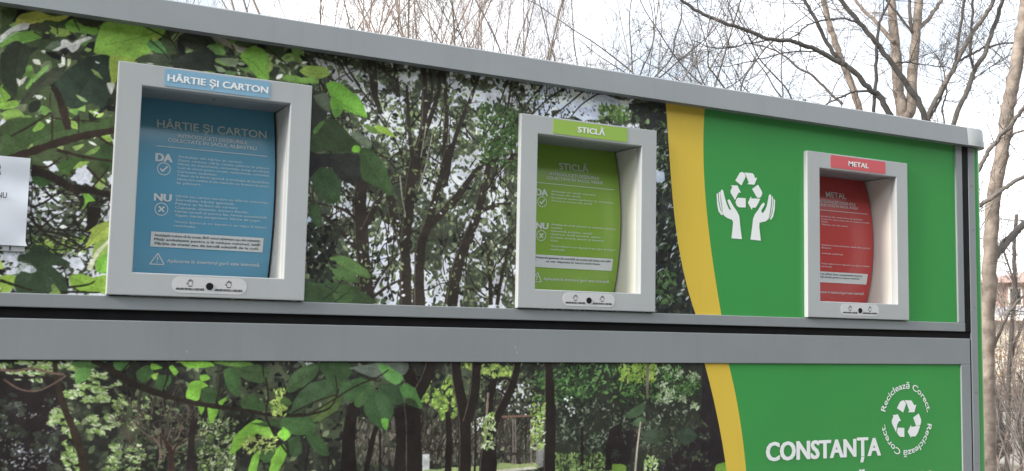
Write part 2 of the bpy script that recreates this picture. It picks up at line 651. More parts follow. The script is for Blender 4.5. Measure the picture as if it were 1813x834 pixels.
def paint_upper():
    rnd = random.Random(11)
    nr = np.random.default_rng(5)
    cv = Canvas(-2.05, 2.26, -0.01, 0.83)
    h, w = cv.h, cv.w
    # distant foliage and sky seen between
    n = 0.42 * vnoise(h, w, 70, nr) + 0.32 * vnoise(h, w, 24, nr) + 0.26 * vnoise(h, w, 9, nr)
    base = np.empty((h, w, 3), np.float32)
    base[:] = (66, 72, 62)
    base[n > 0.45] = (92, 100, 84)
    base[n > 0.545] = SKYC
    cv.a[:] = base
    mid = [(530, 60), (1190, 175), (1235, 560), (530, 540)]
    # pale sky openings
    for p, c in (([(930, 150), (1010, 160), (1110, 175), (1120, 200), (1050, 212), (985, 210), (930, 190)], (203, 211, 232)),
                 ([(648, 430), (665, 418), (688, 425), (690, 455), (672, 470), (650, 490), (648, 460)], (205, 212, 232)),
                 ([(545, 385), (563, 402), (556, 420), (545, 418)], (190, 205, 232)),
                 ([(690, 500), (712, 490), (705, 540), (690, 540)], (200, 206, 220)),
                 ([(755, 480), (775, 500), (775, 540), (748, 540)], (206, 210, 222)),
                 ([(770, 215), (800, 205), (800, 260), (780, 250)], (202, 205, 216)),
                 ([(800, 140), (905, 155), (915, 190), (860, 185), (815, 170)], (198, 202, 212)),
                 ([(840, 200), (880, 215), (870, 250), (845, 240)], (198, 202, 212)),
                 ([(700, 120), (735, 130), (728, 160), (705, 150)], (190, 194, 200)),
                 ([(560, 110), (640, 120), (630, 150), (590, 150)], (170, 174, 176)),
                 ([(680, 175), (720, 195), (715, 220), (690, 205)], (200, 204, 214)),
                 ([(820, 400), (850, 395), (845, 440), (825, 445)], (202, 206, 216)),
                 ([(880, 250), (915, 240), (915, 270), (890, 285)], (200, 204, 214))):
        cv.poly(rough_leaf(SRC(*p), rnd, 0.5), c)
    field(cv, rnd, mid, 3700, OL + OL + DK, 0.009, 0.028, 0.5)
    field(cv, rnd, [(530, 60), (1000, 150), (960, 330), (540, 300)], 900, LT + OL, 0.008, 0.02, 0.5, clump=40)
    twig_net(cv, rnd, mid, 420, 0.05, 0.22, 0.0045, (44, 40, 38))
    DARK = (54, 49, 46)
    R4 = Zoom(500, 0, 2.978)
    R5 = Zoom(500, 260, 2.978)
    tr = [([(655, 104), (661, 140), (664, 168), (675, 201)], 26, 9), ([(668, 111), (685, 130), (703, 142)], 6, 6),
          ([(698, 108), (702, 140), (705, 172)], 9, 12), ([(748, 118), (752, 168), (748, 235), (735, 279), (728, 330)], 13, 20),
          ([(785, 125), (791, 200), (786, 279), (790, 330)], 8, 11), ([(850, 128), (832, 178), (815, 218), (799, 269), (790, 320)], 6, 11),
          ([(779, 130), (775, 170), (762, 208), (742, 269), (738, 320)], 8, 12), ([(720, 150), (725, 232), (732, 290), (737, 320)], 6, 13),
          ([(906, 141), (896, 208), (880, 260)], 4, 6), ([(963, 148), (930, 188), (900, 240), (870, 300)], 4, 6),
          ([(1037, 158), (1005, 185), (977, 205)], 3, 5), ([(760, 120), (765, 160), (755, 200)], 5, 7),
          ([(540, 95), (565, 120), (592, 145)], 5, 7), ([(600, 95), (640, 160), (665, 190)], 4, 5),
          # trunks below
          ([(650, 552), (645, 480), (639, 420), (637, 350), (645, 310)], 25, 20), ([(640, 450), (612, 418), (585, 392), (572, 380)], 9, 5),
          ([(636, 370), (612, 335), (575, 355)][:2], 8, 4), ([(648, 400), (662, 370), (680, 330), (690, 300)], 13, 6),
          ([(640, 400), (610, 372), (562, 360)], 6, 3),
          ([(718, 560), (718, 500), (716, 440), (700, 395), (690, 350), (668, 300)], 21, 12),
          ([(716, 430), (722, 380), (726, 327), (735, 277)], 19, 18),
          ([(742, 550), (742, 480), (746, 430), (757, 400), (770, 355), (785, 300), (799, 255)], 20, 7),
          ([(757, 405), (780, 380), (809, 347), (842, 304), (868, 270), (880, 240)], 12, 6),
          ([(798, 540), (808, 480), (822, 438), (836, 404), (849, 367), (859, 327), (868, 273)], 20, 8),
          ([(845, 378), (876, 364), (903, 361)], 7, 4), ([(862, 325), (890, 295), (918, 266)], 6, 4),
          ([(869, 540), (866, 461), (856, 421)], 7, 4), ([(880, 540), (892, 470), (905, 430)], 6, 3),
          ([(655, 520), (680, 480), (705, 450)], 6, 3), ([(655, 530), (690, 505), (712, 495)], 5, 3)]
    for p, w0, w1 in tr:
        k = (0.0021 if p[0][0] < 760 else 0.0024) * (0.72 if p[0][1] < 160 else 1.0)
        pts = SRC(*p)
        cv.stroke(pts, w0 * k, w1 * k, DARK, 1, 0.12, rnd)
        if w0 > 12:                        # printed lit bark edge
            cv.stroke([(x - w0 * k * 0.36, z) for x, z in pts], 0.003, 0.002, (104, 98, 90), 0.8, 0.5, rnd)
    for p in ([(755, 218), (750, 250), (745, 279)], [(765, 240), (752, 300), (740, 340)], [(708, 310), (712, 350), (718, 380)]):
        cv.stroke(SRC(*p), 0.005, 0.003, (150, 145, 136))
    field(cv, rnd, [(540, 90), (960, 150), (915, 540), (545, 535)], 1050, LT + OL + OL, 0.007, 0.019, 0.45, clump=110)
    field(cv, rnd, [(850, 180), (920, 195), (915, 300), (850, 290)], 420, [(70, 98, 58), (58, 80, 50), (84, 110, 66)], 0.008, 0.02, 0.5, ang=0.4, spread=0.5)
    field(cv, rnd, [(560, 320), (915, 380), (912, 540), (545, 540)], 60, SKY, 0.006, 0.016, 0.6, clump=10)
    # dark shrub beside the yellow stripe
    cv.poly(SRC((1108, 184), (1190, 178), (1245, 565), (1150, 565), (1150, 225)), (46, 48, 50))
    field(cv, rnd, [(1110, 184), (1185, 190), (1190, 330), (1155, 330)], 300, DK + [(86, 104, 70), (120, 140, 96)], 0.012, 0.03, 0.5)
    field(cv, rnd, [(1155, 230), (1190, 230), (1230, 560), (1155, 560)], 420, DK + [(58, 66, 62), (70, 84, 64)], 0.014, 0.04, 0.45, ang=0.9, spread=0.6)
    field(cv, rnd, [(1155, 230), (1190, 230), (1225, 540), (1155, 555)], 120, [(150, 160, 160), (112, 130, 96), (176, 182, 188)], 0.008, 0.03, 0.28, ang=0.9, spread=0.5)
    field(cv, rnd, [(1162, 480), (1195, 480), (1195, 540), (1162, 540)], 60, [(86, 112, 72), (70, 96, 60)], 0.012, 0.03, 0.35)
    cv.poly(rough_leaf(SRC((1160, 300), (1176, 305), (1174, 322), (1162, 322)), rnd, 0.4), (196, 208, 226))
    # sky patch with a few leaves by the second hatch
    cv.poly(rough_leaf(SRC((985, 172), (1030, 162), (1108, 178), (1108, 196), (1060, 210), (1000, 205)), rnd, 0.2), (203, 212, 233))
    field(cv, rnd, [(900, 150), (1010, 160), (1010, 215), (905, 200)], 110, DK + OL, 0.006, 0.014, 0.5)
    field(cv, rnd, [(1000, 165), (1060, 172), (1060, 205), (1000, 205)], 26, DK, 0.006, 0.012, 0.5)
    for p in ([(1037, 158), (1005, 185), (977, 208)], [(1000, 155), (965, 180), (940, 205)], [(1060, 165), (1030, 185), (1010, 208)]):
        cv.stroke(SRC(*p), 0.006, 0.004, DARK)
    field(cv, rnd, [(1060, 186), (1110, 186), (1115, 214), (1062, 214)], 90, [(92, 122, 66), (118, 146, 86), (74, 96, 58), (140, 160, 110)], 0.014, 0.032, 0.42)
    # ---- big foreground leaves, left of and around the first hatch
    cv.poly(SRC((-700, 0), (200, 0), (330, 40), (545, 100), (560, 150), (545, 200), (190, 200), (190, 330), (60, 300), (-700, 330)), (70, 82, 58))
    lq = [(-60, 0), (545, 95), (545, 180), (-60, 300)]
    field(cv, rnd, lq, 420, DK + OL + [(96, 128, 70), (120, 150, 84)], 0.02, 0.06, 0.5)
    field(cv, rnd, lq, 110, [(205, 208, 200), (176, 186, 160), (150, 178, 96)], 0.008, 0.03, 0.4)
    lo = [(-60, 320), (200, 330), (190, 520), (-60, 520)]
    field(cv, rnd, lo, 900, DK + OL, 0.008, 0.022, 0.5)
    field(cv, rnd, lo, 620, SKY, 0.006, 0.020, 0.5, clump=60)
    field(cv, rnd, [(55, 420), (150, 420), (150, 450), (55, 450)], 120, YG, 0.006, 0.014, 0.5)
    twig_net(cv, rnd, [(50, 320), (170, 330), (165, 470), (50, 450)], 50, 0.05, 0.16, 0.005, (42, 40, 38), 2.5, 0.4)
    A = Zoom(0, 0, 4.168)
    B = Zoom(0, 190, 4.168)
    C = Zoom(0, 380, 4.39)
    E = Zoom(200, 20, 5.036)
    Fz = Zoom(530, 80, 3.335)
    Gz = Zoom(530, 310, 3.335)

    def leaf(pts, c, k=0.8, vein=None):
        cv.poly(rough_leaf(pts, rnd, 0.10), c, 1, shade(c, k))
        if not vein:
            veins(cv, pts, c, rnd)
        if vein:
            cv.stroke(vein, 0.003, 0.0015, shade(c, 0.72), 0.9)
            x0, z0 = vein[0]
            x1, z1 = vein[-1]
            for t in (0.25, 0.45, 0.65):
                bx, bz = x0 + (x1 - x0) * t, z0 + (z1 - z0) * t
                for s in (-0.7, 0.7):
                    dx, dz = (x1 - x0) * 0.28, (z1 - z0) * 0.28
                    cv.stroke([(bx, bz), (bx + dx * math.cos(s) - dz * math.sin(s), bz + dx * math.sin(s) + dz * math.cos(s))], 0.0016, 0.001, shade(c, 0.82), 0.7)

    leaf(A((115, 150), (150, 105), (250, 85), (310, 80), (330, 100), (400, 120), (470, 110), (520, 110), (480, 140), (430, 160), (370, 150), (330, 150), (300, 175), (250, 185), (180, 175), (120, 190)), (172, 178, 88), 0.97)
    leaf(A((0, 340), (40, 270), (110, 240), (190, 230), (260, 235), (330, 270), (260, 295), (190, 315), (100, 300), (50, 330), (0, 365)), (118, 165, 78), 0.85)
    leaf(A((0, 130), (60, 60), (130, 90), (80, 160), (0, 195)), (82, 98, 62), 0.8)
    leaf(A((0, 270), (50, 225), (120, 185), (170, 170), (220, 175), (205, 215), (150, 225), (80, 245), (20, 300), (0, 320)), (214, 218, 212), 0.9)
    leaf(A((220, 180), (330, 165), (380, 210), (330, 240), (230, 220)), (72, 78, 60))
    leaf(A((480, 180), (530, 140), (560, 160), (620, 195), (720, 205), (710, 255), (640, 250), (560, 240), (500, 225)), (120, 166, 76), 0.9)
    leaf(A((370, 235), (420, 205), (500, 220), (520, 260), (440, 270)), (152, 178, 92))
    cv.poly(rough_leaf(A((555, 130), (690, 150), (770, 150), (720, 200), (620, 190)), rnd), (60, 62, 50))
    big = SRC((167, 92), (172, 65), (178, 48), (193, 38), (240, 42), (292, 50), (286, 66), (272, 75), (268, 90), (255, 100), (240, 105), (222, 106), (200, 100), (185, 98))
    leaf(big, (138, 180, 82), 0.92, SRC((285, 55), (240, 68), (185, 80)))
    leaf(SRC((195, 98), (225, 102), (248, 104), (240, 112), (215, 116), (205, 145), (197, 148), (194, 118)), (152, 174, 82), 0.95)
    leaf(A((380, 370), (440, 345), (450, 300), (490, 290), (530, 320), (560, 300), (650, 270), (680, 285), (600, 320), (580, 360), (530, 390), (490, 350), (430, 375)), (206, 208, 204), 0.92)
    leaf(A((330, 360), (380, 310), (430, 300), (450, 330), (400, 360)), (112, 128, 106))
    leaf(A((20, 380), (90, 310), (150, 310), (230, 350), (290, 350), (230, 400), (210, 440), (190, 530), (150, 590), (130, 640), (120, 720), (80, 680), (20, 620), (0, 560), (0, 420)), (56, 64, 52), 0.85)
    leaf(A((410, 600), (470, 530), (560, 470), (640, 420), (760, 400), (810, 420), (800, 500), (820, 600), (790, 640), (800, 720), (760, 800), (680, 760), (600, 790), (520, 800), (450, 740), (410, 680)), (52, 64, 54), 0.8)
    leaf(A((180, 700), (300, 560), (400, 500), (490, 480), (470, 540), (400, 610), (330, 650), (260, 700), (200, 760), (140, 770)), (66, 72, 58), 0.85)
    for p, c in (([(245, 580), (330, 490), (370, 470), (350, 510), (290, 570), (250, 610)], (122, 164, 96)), ([(560, 700), (590, 710), (650, 750), (600, 745)], (140, 166, 118)),
                 ([(670, 510), (720, 530), (760, 585), (710, 560)], (124, 150, 92)), ([(190, 640), (230, 575), (245, 600), (200, 660)], (122, 168, 86)),
                 ([(0, 640), (60, 690), (80, 720), (40, 750), (0, 750)], (128, 170, 76)), ([(0, 760), (120, 740), (140, 770), (100, 800), (0, 805)], (142, 184, 86)),
                 ([(500, 430), (525, 440), (515, 480), (500, 490)], (190, 200, 160)), ([(195, 490), (240, 480), (235, 520), (195, 525)], (120, 160, 84)),
                 ([(240, 440), (290, 440), (300, 480), (255, 470)], (206, 206, 196)), ([(120, 575), (150, 590), (200, 560), (180, 600), (140, 640)], (206, 206, 200)),
                 ([(250, 700), (320, 710), (290, 735)], (210, 210, 204)), ([(790, 610), (850, 620), (820, 700), (800, 660)], (196, 198, 190)),
                 ([(430, 470), (480, 480), (440, 500)], (200, 204, 190)), ([(300, 375), (335, 370), (330, 395)], (220, 222, 220)), ([(700, 450), (740, 465), (715, 468)], (220, 222, 220))):
        leaf(A(*p), c, 0.9)
    cv.stroke(A((390, 640), (430, 700), (460, 800), (475, 860)), 0.016, 0.02, (44, 38, 35), 1, 0.15, rnd)
    for p in ([(390, 380), (480, 420), (560, 440)], [(250, 235), (330, 275), (390, 290)], [(545, 150), (590, 230)], [(420, 175), (425, 250)], [(375, 680), (365, 800)]):
        cv.stroke(A(*p), 0.004, 0.003, (54, 54, 44))
    # above the first hatch
    leaf(E((300, 290), (340, 240), (420, 270), (470, 340), (480, 390), (400, 370), (330, 340)), (96, 142, 84), 0.85)
    leaf(E((350, 225), (380, 205), (410, 230), (390, 265), (355, 260)), (166, 178, 92))
    for p, c in (([(520, 230), (570, 190), (640, 190), (600, 220), (540, 270)], (148, 162, 122)), ([(350, 400), (360, 470), (290, 460), (320, 430)], (206, 206, 206)),
                 ([(640, 360), (720, 330), (690, 380)], (140, 168, 116)), ([(660, 400), (740, 430), (680, 420)], (190, 196, 184)),
                 ([(850, 300), (930, 300), (1000, 350), (990, 390), (900, 380)], (120, 160, 92)), ([(870, 215), (960, 225), (1040, 270), (1070, 340), (1000, 300), (920, 270)], (150, 146, 136)),
                 ([(1060, 280), (1130, 320), (1200, 330), (1150, 375), (1100, 350)], (190, 188, 172)), ([(920, 420), (1040, 410), (1120, 420), (1090, 500), (1000, 470)], (140, 158, 126)),
                 ([(890, 480), (970, 500), (1010, 540), (940, 540)], (150, 168, 130)), ([(1010, 530), (1110, 540), (1060, 580), (1000, 570)], (98, 124, 82))):
        leaf(E(*p), c, 0.85)
    leaf(E((580, 230), (640, 195), (760, 200), (830, 220), (850, 300), (800, 345), (700, 340), (610, 290)), (58, 66, 56), 0.85)
    leaf(E((480, 470), (600, 400), (760, 350), (870, 340), (920, 400), (900, 480), (930, 540), (700, 515), (560, 490)), (54, 60, 54), 0.85)
    leaf(E((190, 445), (260, 395), (350, 380), (480, 380), (500, 440), (470, 475), (300, 460)), (72, 80, 66), 0.85)
    leaf(E((1130, 400), (1180, 350), (1240, 310), (1320, 330), (1380, 390), (1390, 600), (1290, 590), (1200, 480)), (132, 182, 82), 0.9, E((1150, 400), (1260, 470), (1370, 590)))
    leaf(E((1390, 430), (1430, 480), (1420, 520), (1390, 540)), (150, 170, 100))
    for p in ([(270, 130), (400, 195), (530, 270), (580, 380), (600, 400)], [(460, 150), (500, 210), (525, 265), (590, 180)], [(330, 260), (440, 350), (510, 440)], [(1320, 280), (1430, 370), (1560, 480), (1650, 570)], [(930, 410), (1060, 410), (1100, 420)], [(940, 470), (1060, 520), (1170, 545)]):
        cv.stroke(E(*p), 0.0042, 0.003, (48, 48, 42))
    leaf(E((1660, 530), (1720, 490), (1790, 485), (1900, 500), (1930, 560), (1860, 600), (1750, 590)), (126, 150, 74), 1.1)
    leaf(E((1510, 600), (1560, 560), (1680, 590), (1790, 590), (1840, 640), (1700, 640), (1560, 620)), (110, 146, 74), 1.1)
    # mid left
    leaf(B((20, 200), (120, 90), (300, 70), (420, 100), (560, 110), (700, 100), (850, 60), (850, 200), (600, 220), (400, 260), (250, 300), (100, 340), (0, 370), (0, 250)), (70, 90, 58), 0.85)
    leaf(B((430, 420), (560, 370), (640, 390), (560, 420), (500, 500), (430, 470)), (70, 96, 56), 0.85)
    leaf(B((720, 300), (830, 250), (850, 420), (800, 480), (720, 400)), (62, 82, 54), 0.85)
    leaf(B((230, 480), (340, 500), (390, 540), (330, 590), (250, 560)), (60, 84, 52), 0.85)
    for p, c in (([(0, 50), (60, 20), (130, 15), (180, 60), (100, 75), (40, 95), (0, 110)], (142, 178, 92)), ([(240, 165), (290, 100), (330, 130), (310, 160), (260, 180)], (128, 168, 82)),
                 ([(540, 450), (590, 400), (660, 400), (630, 430), (560, 455)], (152, 182, 94)), ([(605, 740), (630, 690), (610, 640), (650, 630), (705, 690), (650, 700), (615, 755)], (116, 166, 72)),
                 ([(490, 60), (560, 110), (585, 160), (530, 150)], (142, 174, 92)), ([(535, 290), (620, 270), (600, 300), (560, 320)], (152, 178, 106)), ([(420, 295), (470, 285), (460, 315)], (150, 170, 110)),
                 ([(700, 580), (760, 520), (780, 570), (750, 610)], (146, 170, 104)), ([(620, 350), (700, 300), (740, 290), (700, 340)], (120, 150, 84)), ([(500, 20), (580, 10), (560, 60)], (120, 158, 84)),
                 ([(730, 210), (800, 200), (830, 240), (790, 260)], (140, 170, 84)), ([(205, 300), (235, 265), (245, 290), (215, 315)], (150, 176, 108)), ([(335, 90), (375, 95), (355, 120)], (220, 222, 214))):
        leaf(B(*p), c, 0.9)
    for p in ([(560, 470), (640, 430), (680, 500), (650, 560), (560, 560)], [(310, 400), (370, 400), (440, 460), (390, 475)], [(520, 520), (560, 500), (600, 570)]):
        cv.poly(rough_leaf(B(*p), rnd, 0.4), SKYC)
    BR = (52, 44, 40)
    cv.stroke(B((60, 385), (250, 320), (400, 270), (520, 235), (650, 205), (870, 165)), 0.022, 0.02, BR, 1, 0.15, rnd)
    cv.stroke(B((460, -10), (480, 60), (505, 165)), 0.024, 0.018, BR, 1, 0.15, rnd)
    cv.stroke(B((230, 470), (330, 490), (420, 530), (520, 590), (650, 610), (870, 660)), 0.026, 0.018, (44, 40, 37), 1, 0.2, rnd)
    for p, w_ in (([(80, 215), (200, 150), (330, 70), (380, 40)], 0.006), ([(380, 80), (560, 95), (735, 105)], 0.005), ([(385, 60), (385, 260)], 0.006), ([(420, 315), (520, 340), (640, 370), (850, 400)], 0.010),
                  ([(730, 215), (790, 260), (850, 290)], 0.008), ([(500, 560), (560, 640), (620, 720)], 0.009), ([(640, 440), (740, 540), (850, 610)], 0.007), ([(240, 430), (350, 440), (450, 370)], 0.006),
                  ([(680, 590), (760, 500), (800, 440)], 0.005), ([(580, 60), (580, 190)], 0.004)):
        cv.stroke(B(*p), w_, w_ * 0.7, BR, 1, 0.2, rnd)
    # lower left
    cv.stroke(C((735, -60), (720, 40), (690, 150)), 0.036, 0.02, (42, 38, 36), 1, 0.2, rnd)
    for p in ([(240, 30), (330, 120), (480, 150), (640, 190)], [(260, 60), (380, 170), (500, 240), (600, 270)], [(330, 20), (420, 110), (560, 120), (660, 130)], [(560, 0), (620, 110), (680, 140)], [(470, 150), (560, 200), (650, 260)]):
        cv.stroke(C(*p), 0.007, 0.005, (44, 41, 38), 1, 0.2, rnd)
    leaf(C((670, 140), (760, 80), (840, 50), (880, 60), (870, 170), (780, 220), (720, 230), (660, 265), (690, 190), (710, 130)), (158, 178, 88), 0.85)
    leaf(C((730, 240), (850, 170), (870, 300), (740, 360), (720, 330)), (142, 170, 88), 0.9)
    leaf(C((740, 370), (870, 280), (870, 440), (760, 450)), (118, 170, 72), 0.92)
    cv.stroke(C((860, 190), (770, 280), (730, 350), (690, 430)), 0.008, 0.013, (196, 200, 172), 1, 0.3, rnd)
    for p in ([(40, 310), (90, 300), (130, 350), (60, 365)], [(60, 430), (130, 415), (110, 470), (50, 460)], [(150, 400), (250, 400), (290, 440), (210, 460), (170, 430)], [(520, 340), (640, 360), (650, 420), (560, 430)]):
        cv.poly(rough_leaf(C(*p), rnd, 0.5), SKYC)
    leaf(C((540, 480), (640, 460), (720, 490), (800, 470), (870, 480), (870, 610), (660, 600), (560, 570)), (134, 170, 74), 0.9)
    leaf(C((0, 480), (110, 470), (125, 540), (60, 610), (0, 610)), (148, 178, 82), 0.9)
    leaf(C((390, 560), (450, 520), (480, 610), (390, 615)), (142, 172, 92))
    leaf(C((230, 260), (290, 235), (340, 240), (400, 290), (470, 330), (550, 380), (470, 390), (400, 400), (490, 470), (530, 540), (520, 600), (470, 605), (400, 500), (390, 490), (392, 608), (130, 608), (120, 490), (170, 440), (230, 455), (290, 440), (260, 400), (230, 380), (140, 360), (150, 310), (230, 300)), (62, 78, 60), 0.85)
    for p, w_ in (([(0, 510), (120, 550), (250, 590)], 0.008), ([(530, 565), (680, 545), (740, 515)], 0.006), ([(470, 600), (600, 602), (780, 605)], 0.008), ([(520, 490), (530, 560)], 0.008), ([(560, 560), (620, 600)], 0.005)):
        cv.stroke(C(*p), w_, w_ * 0.6, (44, 46, 36), 1, 0.2, rnd)
    # right of the first hatch
    leaf(Fz((60, 520), (170, 440), (230, 450), (290, 520), (330, 560), (370, 600), (330, 640), (240, 640), (180, 620), (100, 640), (55, 700)), (66, 80, 58), 0.85)
    cv.poly(Fz((60, 250), (110, 270), (180, 300), (160, 440), (90, 520), (60, 540)), (58, 62, 56))
    leaf(Fz((80, 300), (150, 280), (185, 320), (180, 400), (120, 360)), (98, 110, 92))
    leaf(Fz((155, 230), (200, 213), (260, 235), (320, 285), (355, 310), (380, 360), (400, 430), (340, 410), (270, 385), (215, 340), (185, 300)), (122, 178, 76), 0.86, Fz((190, 300), (290, 370), (395, 428)))
    leaf(Fz((185, 310), (230, 340), (262, 378), (190, 380)), (126, 184, 78))
    leaf(Fz((190, 382), (262, 382), (215, 432)), (114, 164, 84))
    leaf(Fz((385, 470), (430, 480), (470, 500), (455, 525), (410, 510)), (112, 144, 78))
    leaf(Fz((450, 470), (520, 490), (568, 542), (500, 525), (455, 500)), (152, 184, 84))
    leaf(Fz((80, 500), (130, 450), (150, 450), (110, 510), (90, 525)), (98, 136, 78))
    leaf(Fz((300, 520), (360, 515), (430, 580), (410, 620), (350, 580)), (108, 124, 102))
    for k in range(4):
        cv.stroke(Fz((310 + k * 22, 522 + k * 5), (345 + k * 22, 560 + k * 12)), 0.002, 0.002, (134, 146, 128))
    leaf(Fz((180, 650), (250, 640), (330, 640), (360, 660), (360, 760), (330, 820), (250, 800), (200, 740)), (54, 56, 53), 0.9)
    leaf(Fz((360, 610), (430, 620), (500, 700), (550, 834), (540, 890), (450, 830), (370, 790), (360, 700)), (66, 88, 58), 0.85)
    leaf(Fz((60, 780), (120, 720), (200, 740), (250, 820), (240, 900), (200, 940), (150, 920), (100, 850)), (62, 82, 58), 0.88)
    cv.poly(Fz((60, 620), (100, 640), (190, 640), (190, 720), (120, 720), (60, 790)), (48, 49, 50))
    leaf(Fz((310, 610), (330, 590), (360, 600), (350, 635), (315, 630)), (128, 188, 74))
    leaf(Gz((50, 170), (125, 190), (120, 310), (70, 260)), (68, 88, 62))
    leaf(Gz((140, 560), (250, 540), (330, 580), (350, 640), (250, 620), (130, 600)), (88, 116, 72), 0.85)
    leaf(Gz((170, 490), (270, 475), (400, 560), (420, 610), (340, 590), (260, 540)), (98, 128, 78), 0.85)
    leaf(Gz((40, 640), (150, 600), (230, 640), (330, 660), (420, 720), (450, 765), (100, 765), (35, 760)), (66, 84, 60), 0.85)
    leaf(Gz((200, 680), (280, 640), (330, 700), (300, 750), (220, 750)), (80, 104, 68), 0.85)
    for p in ([(130, 740), (210, 680), (260, 600)], [(210, 750), (290, 690)], [(150, 650), (230, 700)]):
        cv.stroke(Gz(*p), 0.003, 0.002, (44, 48, 40))
    field(cv, rnd, [(545, 400), (600, 400), (590, 500), (545, 500)], 130, DK, 0.012, 0.03, 0.7)
    # print left of the picture edge, plain continuation of the same foliage
    field(cv, rnd, [(-560, -60), (-10, 0), (-10, 520), (-560, 500)], 2600, DK + OL + YG + SKY, 0.02, 0.07, 0.5)
    return cv


def paint_lower():
    rnd = random.Random(23)
    nr = np.random.default_rng(9)
    cv = Canvas(-2.05, 2.42, -1.25, -0.175)
    h, w = cv.h, cv.w
    n = 0.6 * vnoise(h, w, 60, nr) + 0.4 * vnoise(h, w, 20, nr)
    cv.a[:] = (46, 46, 44)
    cv.a[n > 0.5] = (58, 62, 54)
    cv.a[n > 0.62] = (74, 82, 66)
    H = Zoom(0, 554, 2.978)
    I = Zoom(500, 554, 2.978)
    J = Zoom(1000, 594, 3.476)

    def Q(z, a, b, c, d):
        return [(z.u + p[0] / z.s, z.v + p[1] / z.s) for p in ((a, b), (c, b), (c, d), (a, d))]

    def leaf(pts, c, k=0.82):
        cv.poly(rough_leaf(pts, rnd, 0.10), c, 1, shade(c, k))
        veins(cv, pts, c, rnd)
    allq = Q(H, -200, 230, 4400, 1000)
    # pale openings between the far trunks
    for p in ([(1130, 340), (1210, 350), (1300, 380), (1310, 450), (1220, 450), (1150, 420)], [(1150, 480), (1320, 480), (1330, 540), (1180, 530)], [(1420, 450), (1500, 450), (1480, 520), (1420, 500)], [(90, 255), (200, 258), (130, 290)], [(1000, 560), (1120, 540), (1120, 600), (1010, 620)]):
        cv.poly(rough_leaf(I(*p), rnd, 0.5), (196, 200, 206))
    field(cv, rnd, allq, 3600, OL + DK + DK, 0.010, 0.03, 0.5)
    field(cv, rnd, Q(I, 1040, 330, 1340, 560), 420, OL + DK, 0.008, 0.02, 0.5)
    # far park: posts, fence, path
    field(cv, rnd, Q(I, 380, 560, 1380, 800), 1300, [(84, 80, 74), (104, 100, 92), (70, 72, 62), (120, 118, 106)], 0.008, 0.03, 0.35, ang=1.5, spread=0.3)
    twig_net(cv, rnd, Q(I, 700, 560, 1380, 780), 160, 0.05, 0.2, 0.004, (52, 48, 46))
    cv.poly(rough_leaf(I((700, 834), (960, 810), (1340, 790), (1360, 812), (1000, 840), (1300, 900), (700, 900)), rnd, 0.1), (150, 166, 112))
    cv.poly(I((1000, 838), (1330, 810), (1345, 822), (1010, 860)), (196, 194, 182))
    for x in (1215, 1228, 1310, 1340):
        cv.stroke(I((x, 560), (x + 2, 800)), 0.006, 0.006, (128, 122, 116))
    cv.stroke(I((1130, 548), (1345, 542)), 0.007, 0.006, (120, 96, 84))
    cv.poly(I((1170, 735), (1250, 735), (1250, 790), (1235, 790), (1230, 750), (1185, 750), (1180, 790), (1168, 790)), (64, 60, 58))
    cv.poly(I((730, 745), (776, 745), (776, 828), (730, 828)), (190, 196, 196))
    cv.poly(I((1345, 715), (1387, 715), (1387, 812), (1345, 812)), (130, 132, 132))
    # left dark wood and feathery acacia foliage
    cv.poly(rough_leaf(H((-300, 330), (250, 330), (340, 400), (330, 560), (310, 834), (-300, 900)), rnd, 0.2), (44, 40, 41))
    field(cv, rnd, Q(H, -200, 330, 330, 834), 260, [(56, 60, 54), (64, 70, 60), (50, 48, 48)], 0.012, 0.03, 0.5, clump=30)
    field(cv, rnd, Q(H, -200, 440, 320, 640), 90, [(120, 122, 126), (84, 86, 86), (150, 152, 158)], 0.003, 0.008, 0.6, clump=20)
    field(cv, rnd, Q(H, -200, 660, 320, 834), 190, [(140, 142, 150), (96, 98, 102), (170, 172, 182)], 0.003, 0.009, 0.6, clump=24)
    FE = [(150, 172, 112), (122, 150, 84), (168, 184, 142), (104, 130, 76), (184, 194, 166)]
    for q, n_ in ((Q(H, 340, 380, 620, 470), 420), (Q(H, 250, 500, 420, 590), 200), (Q(H, 460, 540, 720, 640), 330), (Q(H, 600, 430, 800, 560), 240), (Q(H, 330, 600, 420, 834), 230), (Q(H, 560, 690, 780, 834), 320), (Q(H, 0, 250, 560, 360), 420), (Q(H, 380, 320, 640, 400), 180)):
        field(cv, rnd, q, n_, FE, 0.006, 0.022, 0.3, ang=-0.35, spread=0.5, clump=16)
    field(cv, rnd, Q(H, 1040, 560, 1240, 834), 420, FE + OL, 0.006, 0.016, 0.5)
    field(cv, rnd, Q(H, 620, 440, 1060, 834), 420, [(86, 96, 74), (64, 72, 58), (108, 118, 92), (48, 46, 44)], 0.006, 0.02, 0.4)
    twig_net(cv, rnd, Q(H, 640, 470, 1040, 720), 60, 0.04, 0.14, 0.003, (78, 68, 64))
    twig_net(cv, rnd, Q(H, 780, 660, 940, 830), 12, 0.05, 0.14, 0.0045, (120, 104, 96))
    cv.stroke(H((900, 900), (905, 760), (880, 690), (840, 640)), 0.020, 0.006, (70, 56, 52), 1, 0.2, rnd)
    cv.stroke(H((905, 780), (930, 700), (1000, 640)), 0.008, 0.004, (66, 54, 50), 1, 0.2, rnd)
    cv.stroke(H((1005, 900), (1010, 660), (1030, 560)), 0.024, 0.016, (52, 46, 46), 1, 0.1, rnd)
    # right dark trees
    cv.poly(rough_leaf(I((1330, 290), (1787, 262), (2260, 262), (2360, 900), (1430, 900), (1430, 560)), rnd, 0.1), (50, 54, 48))
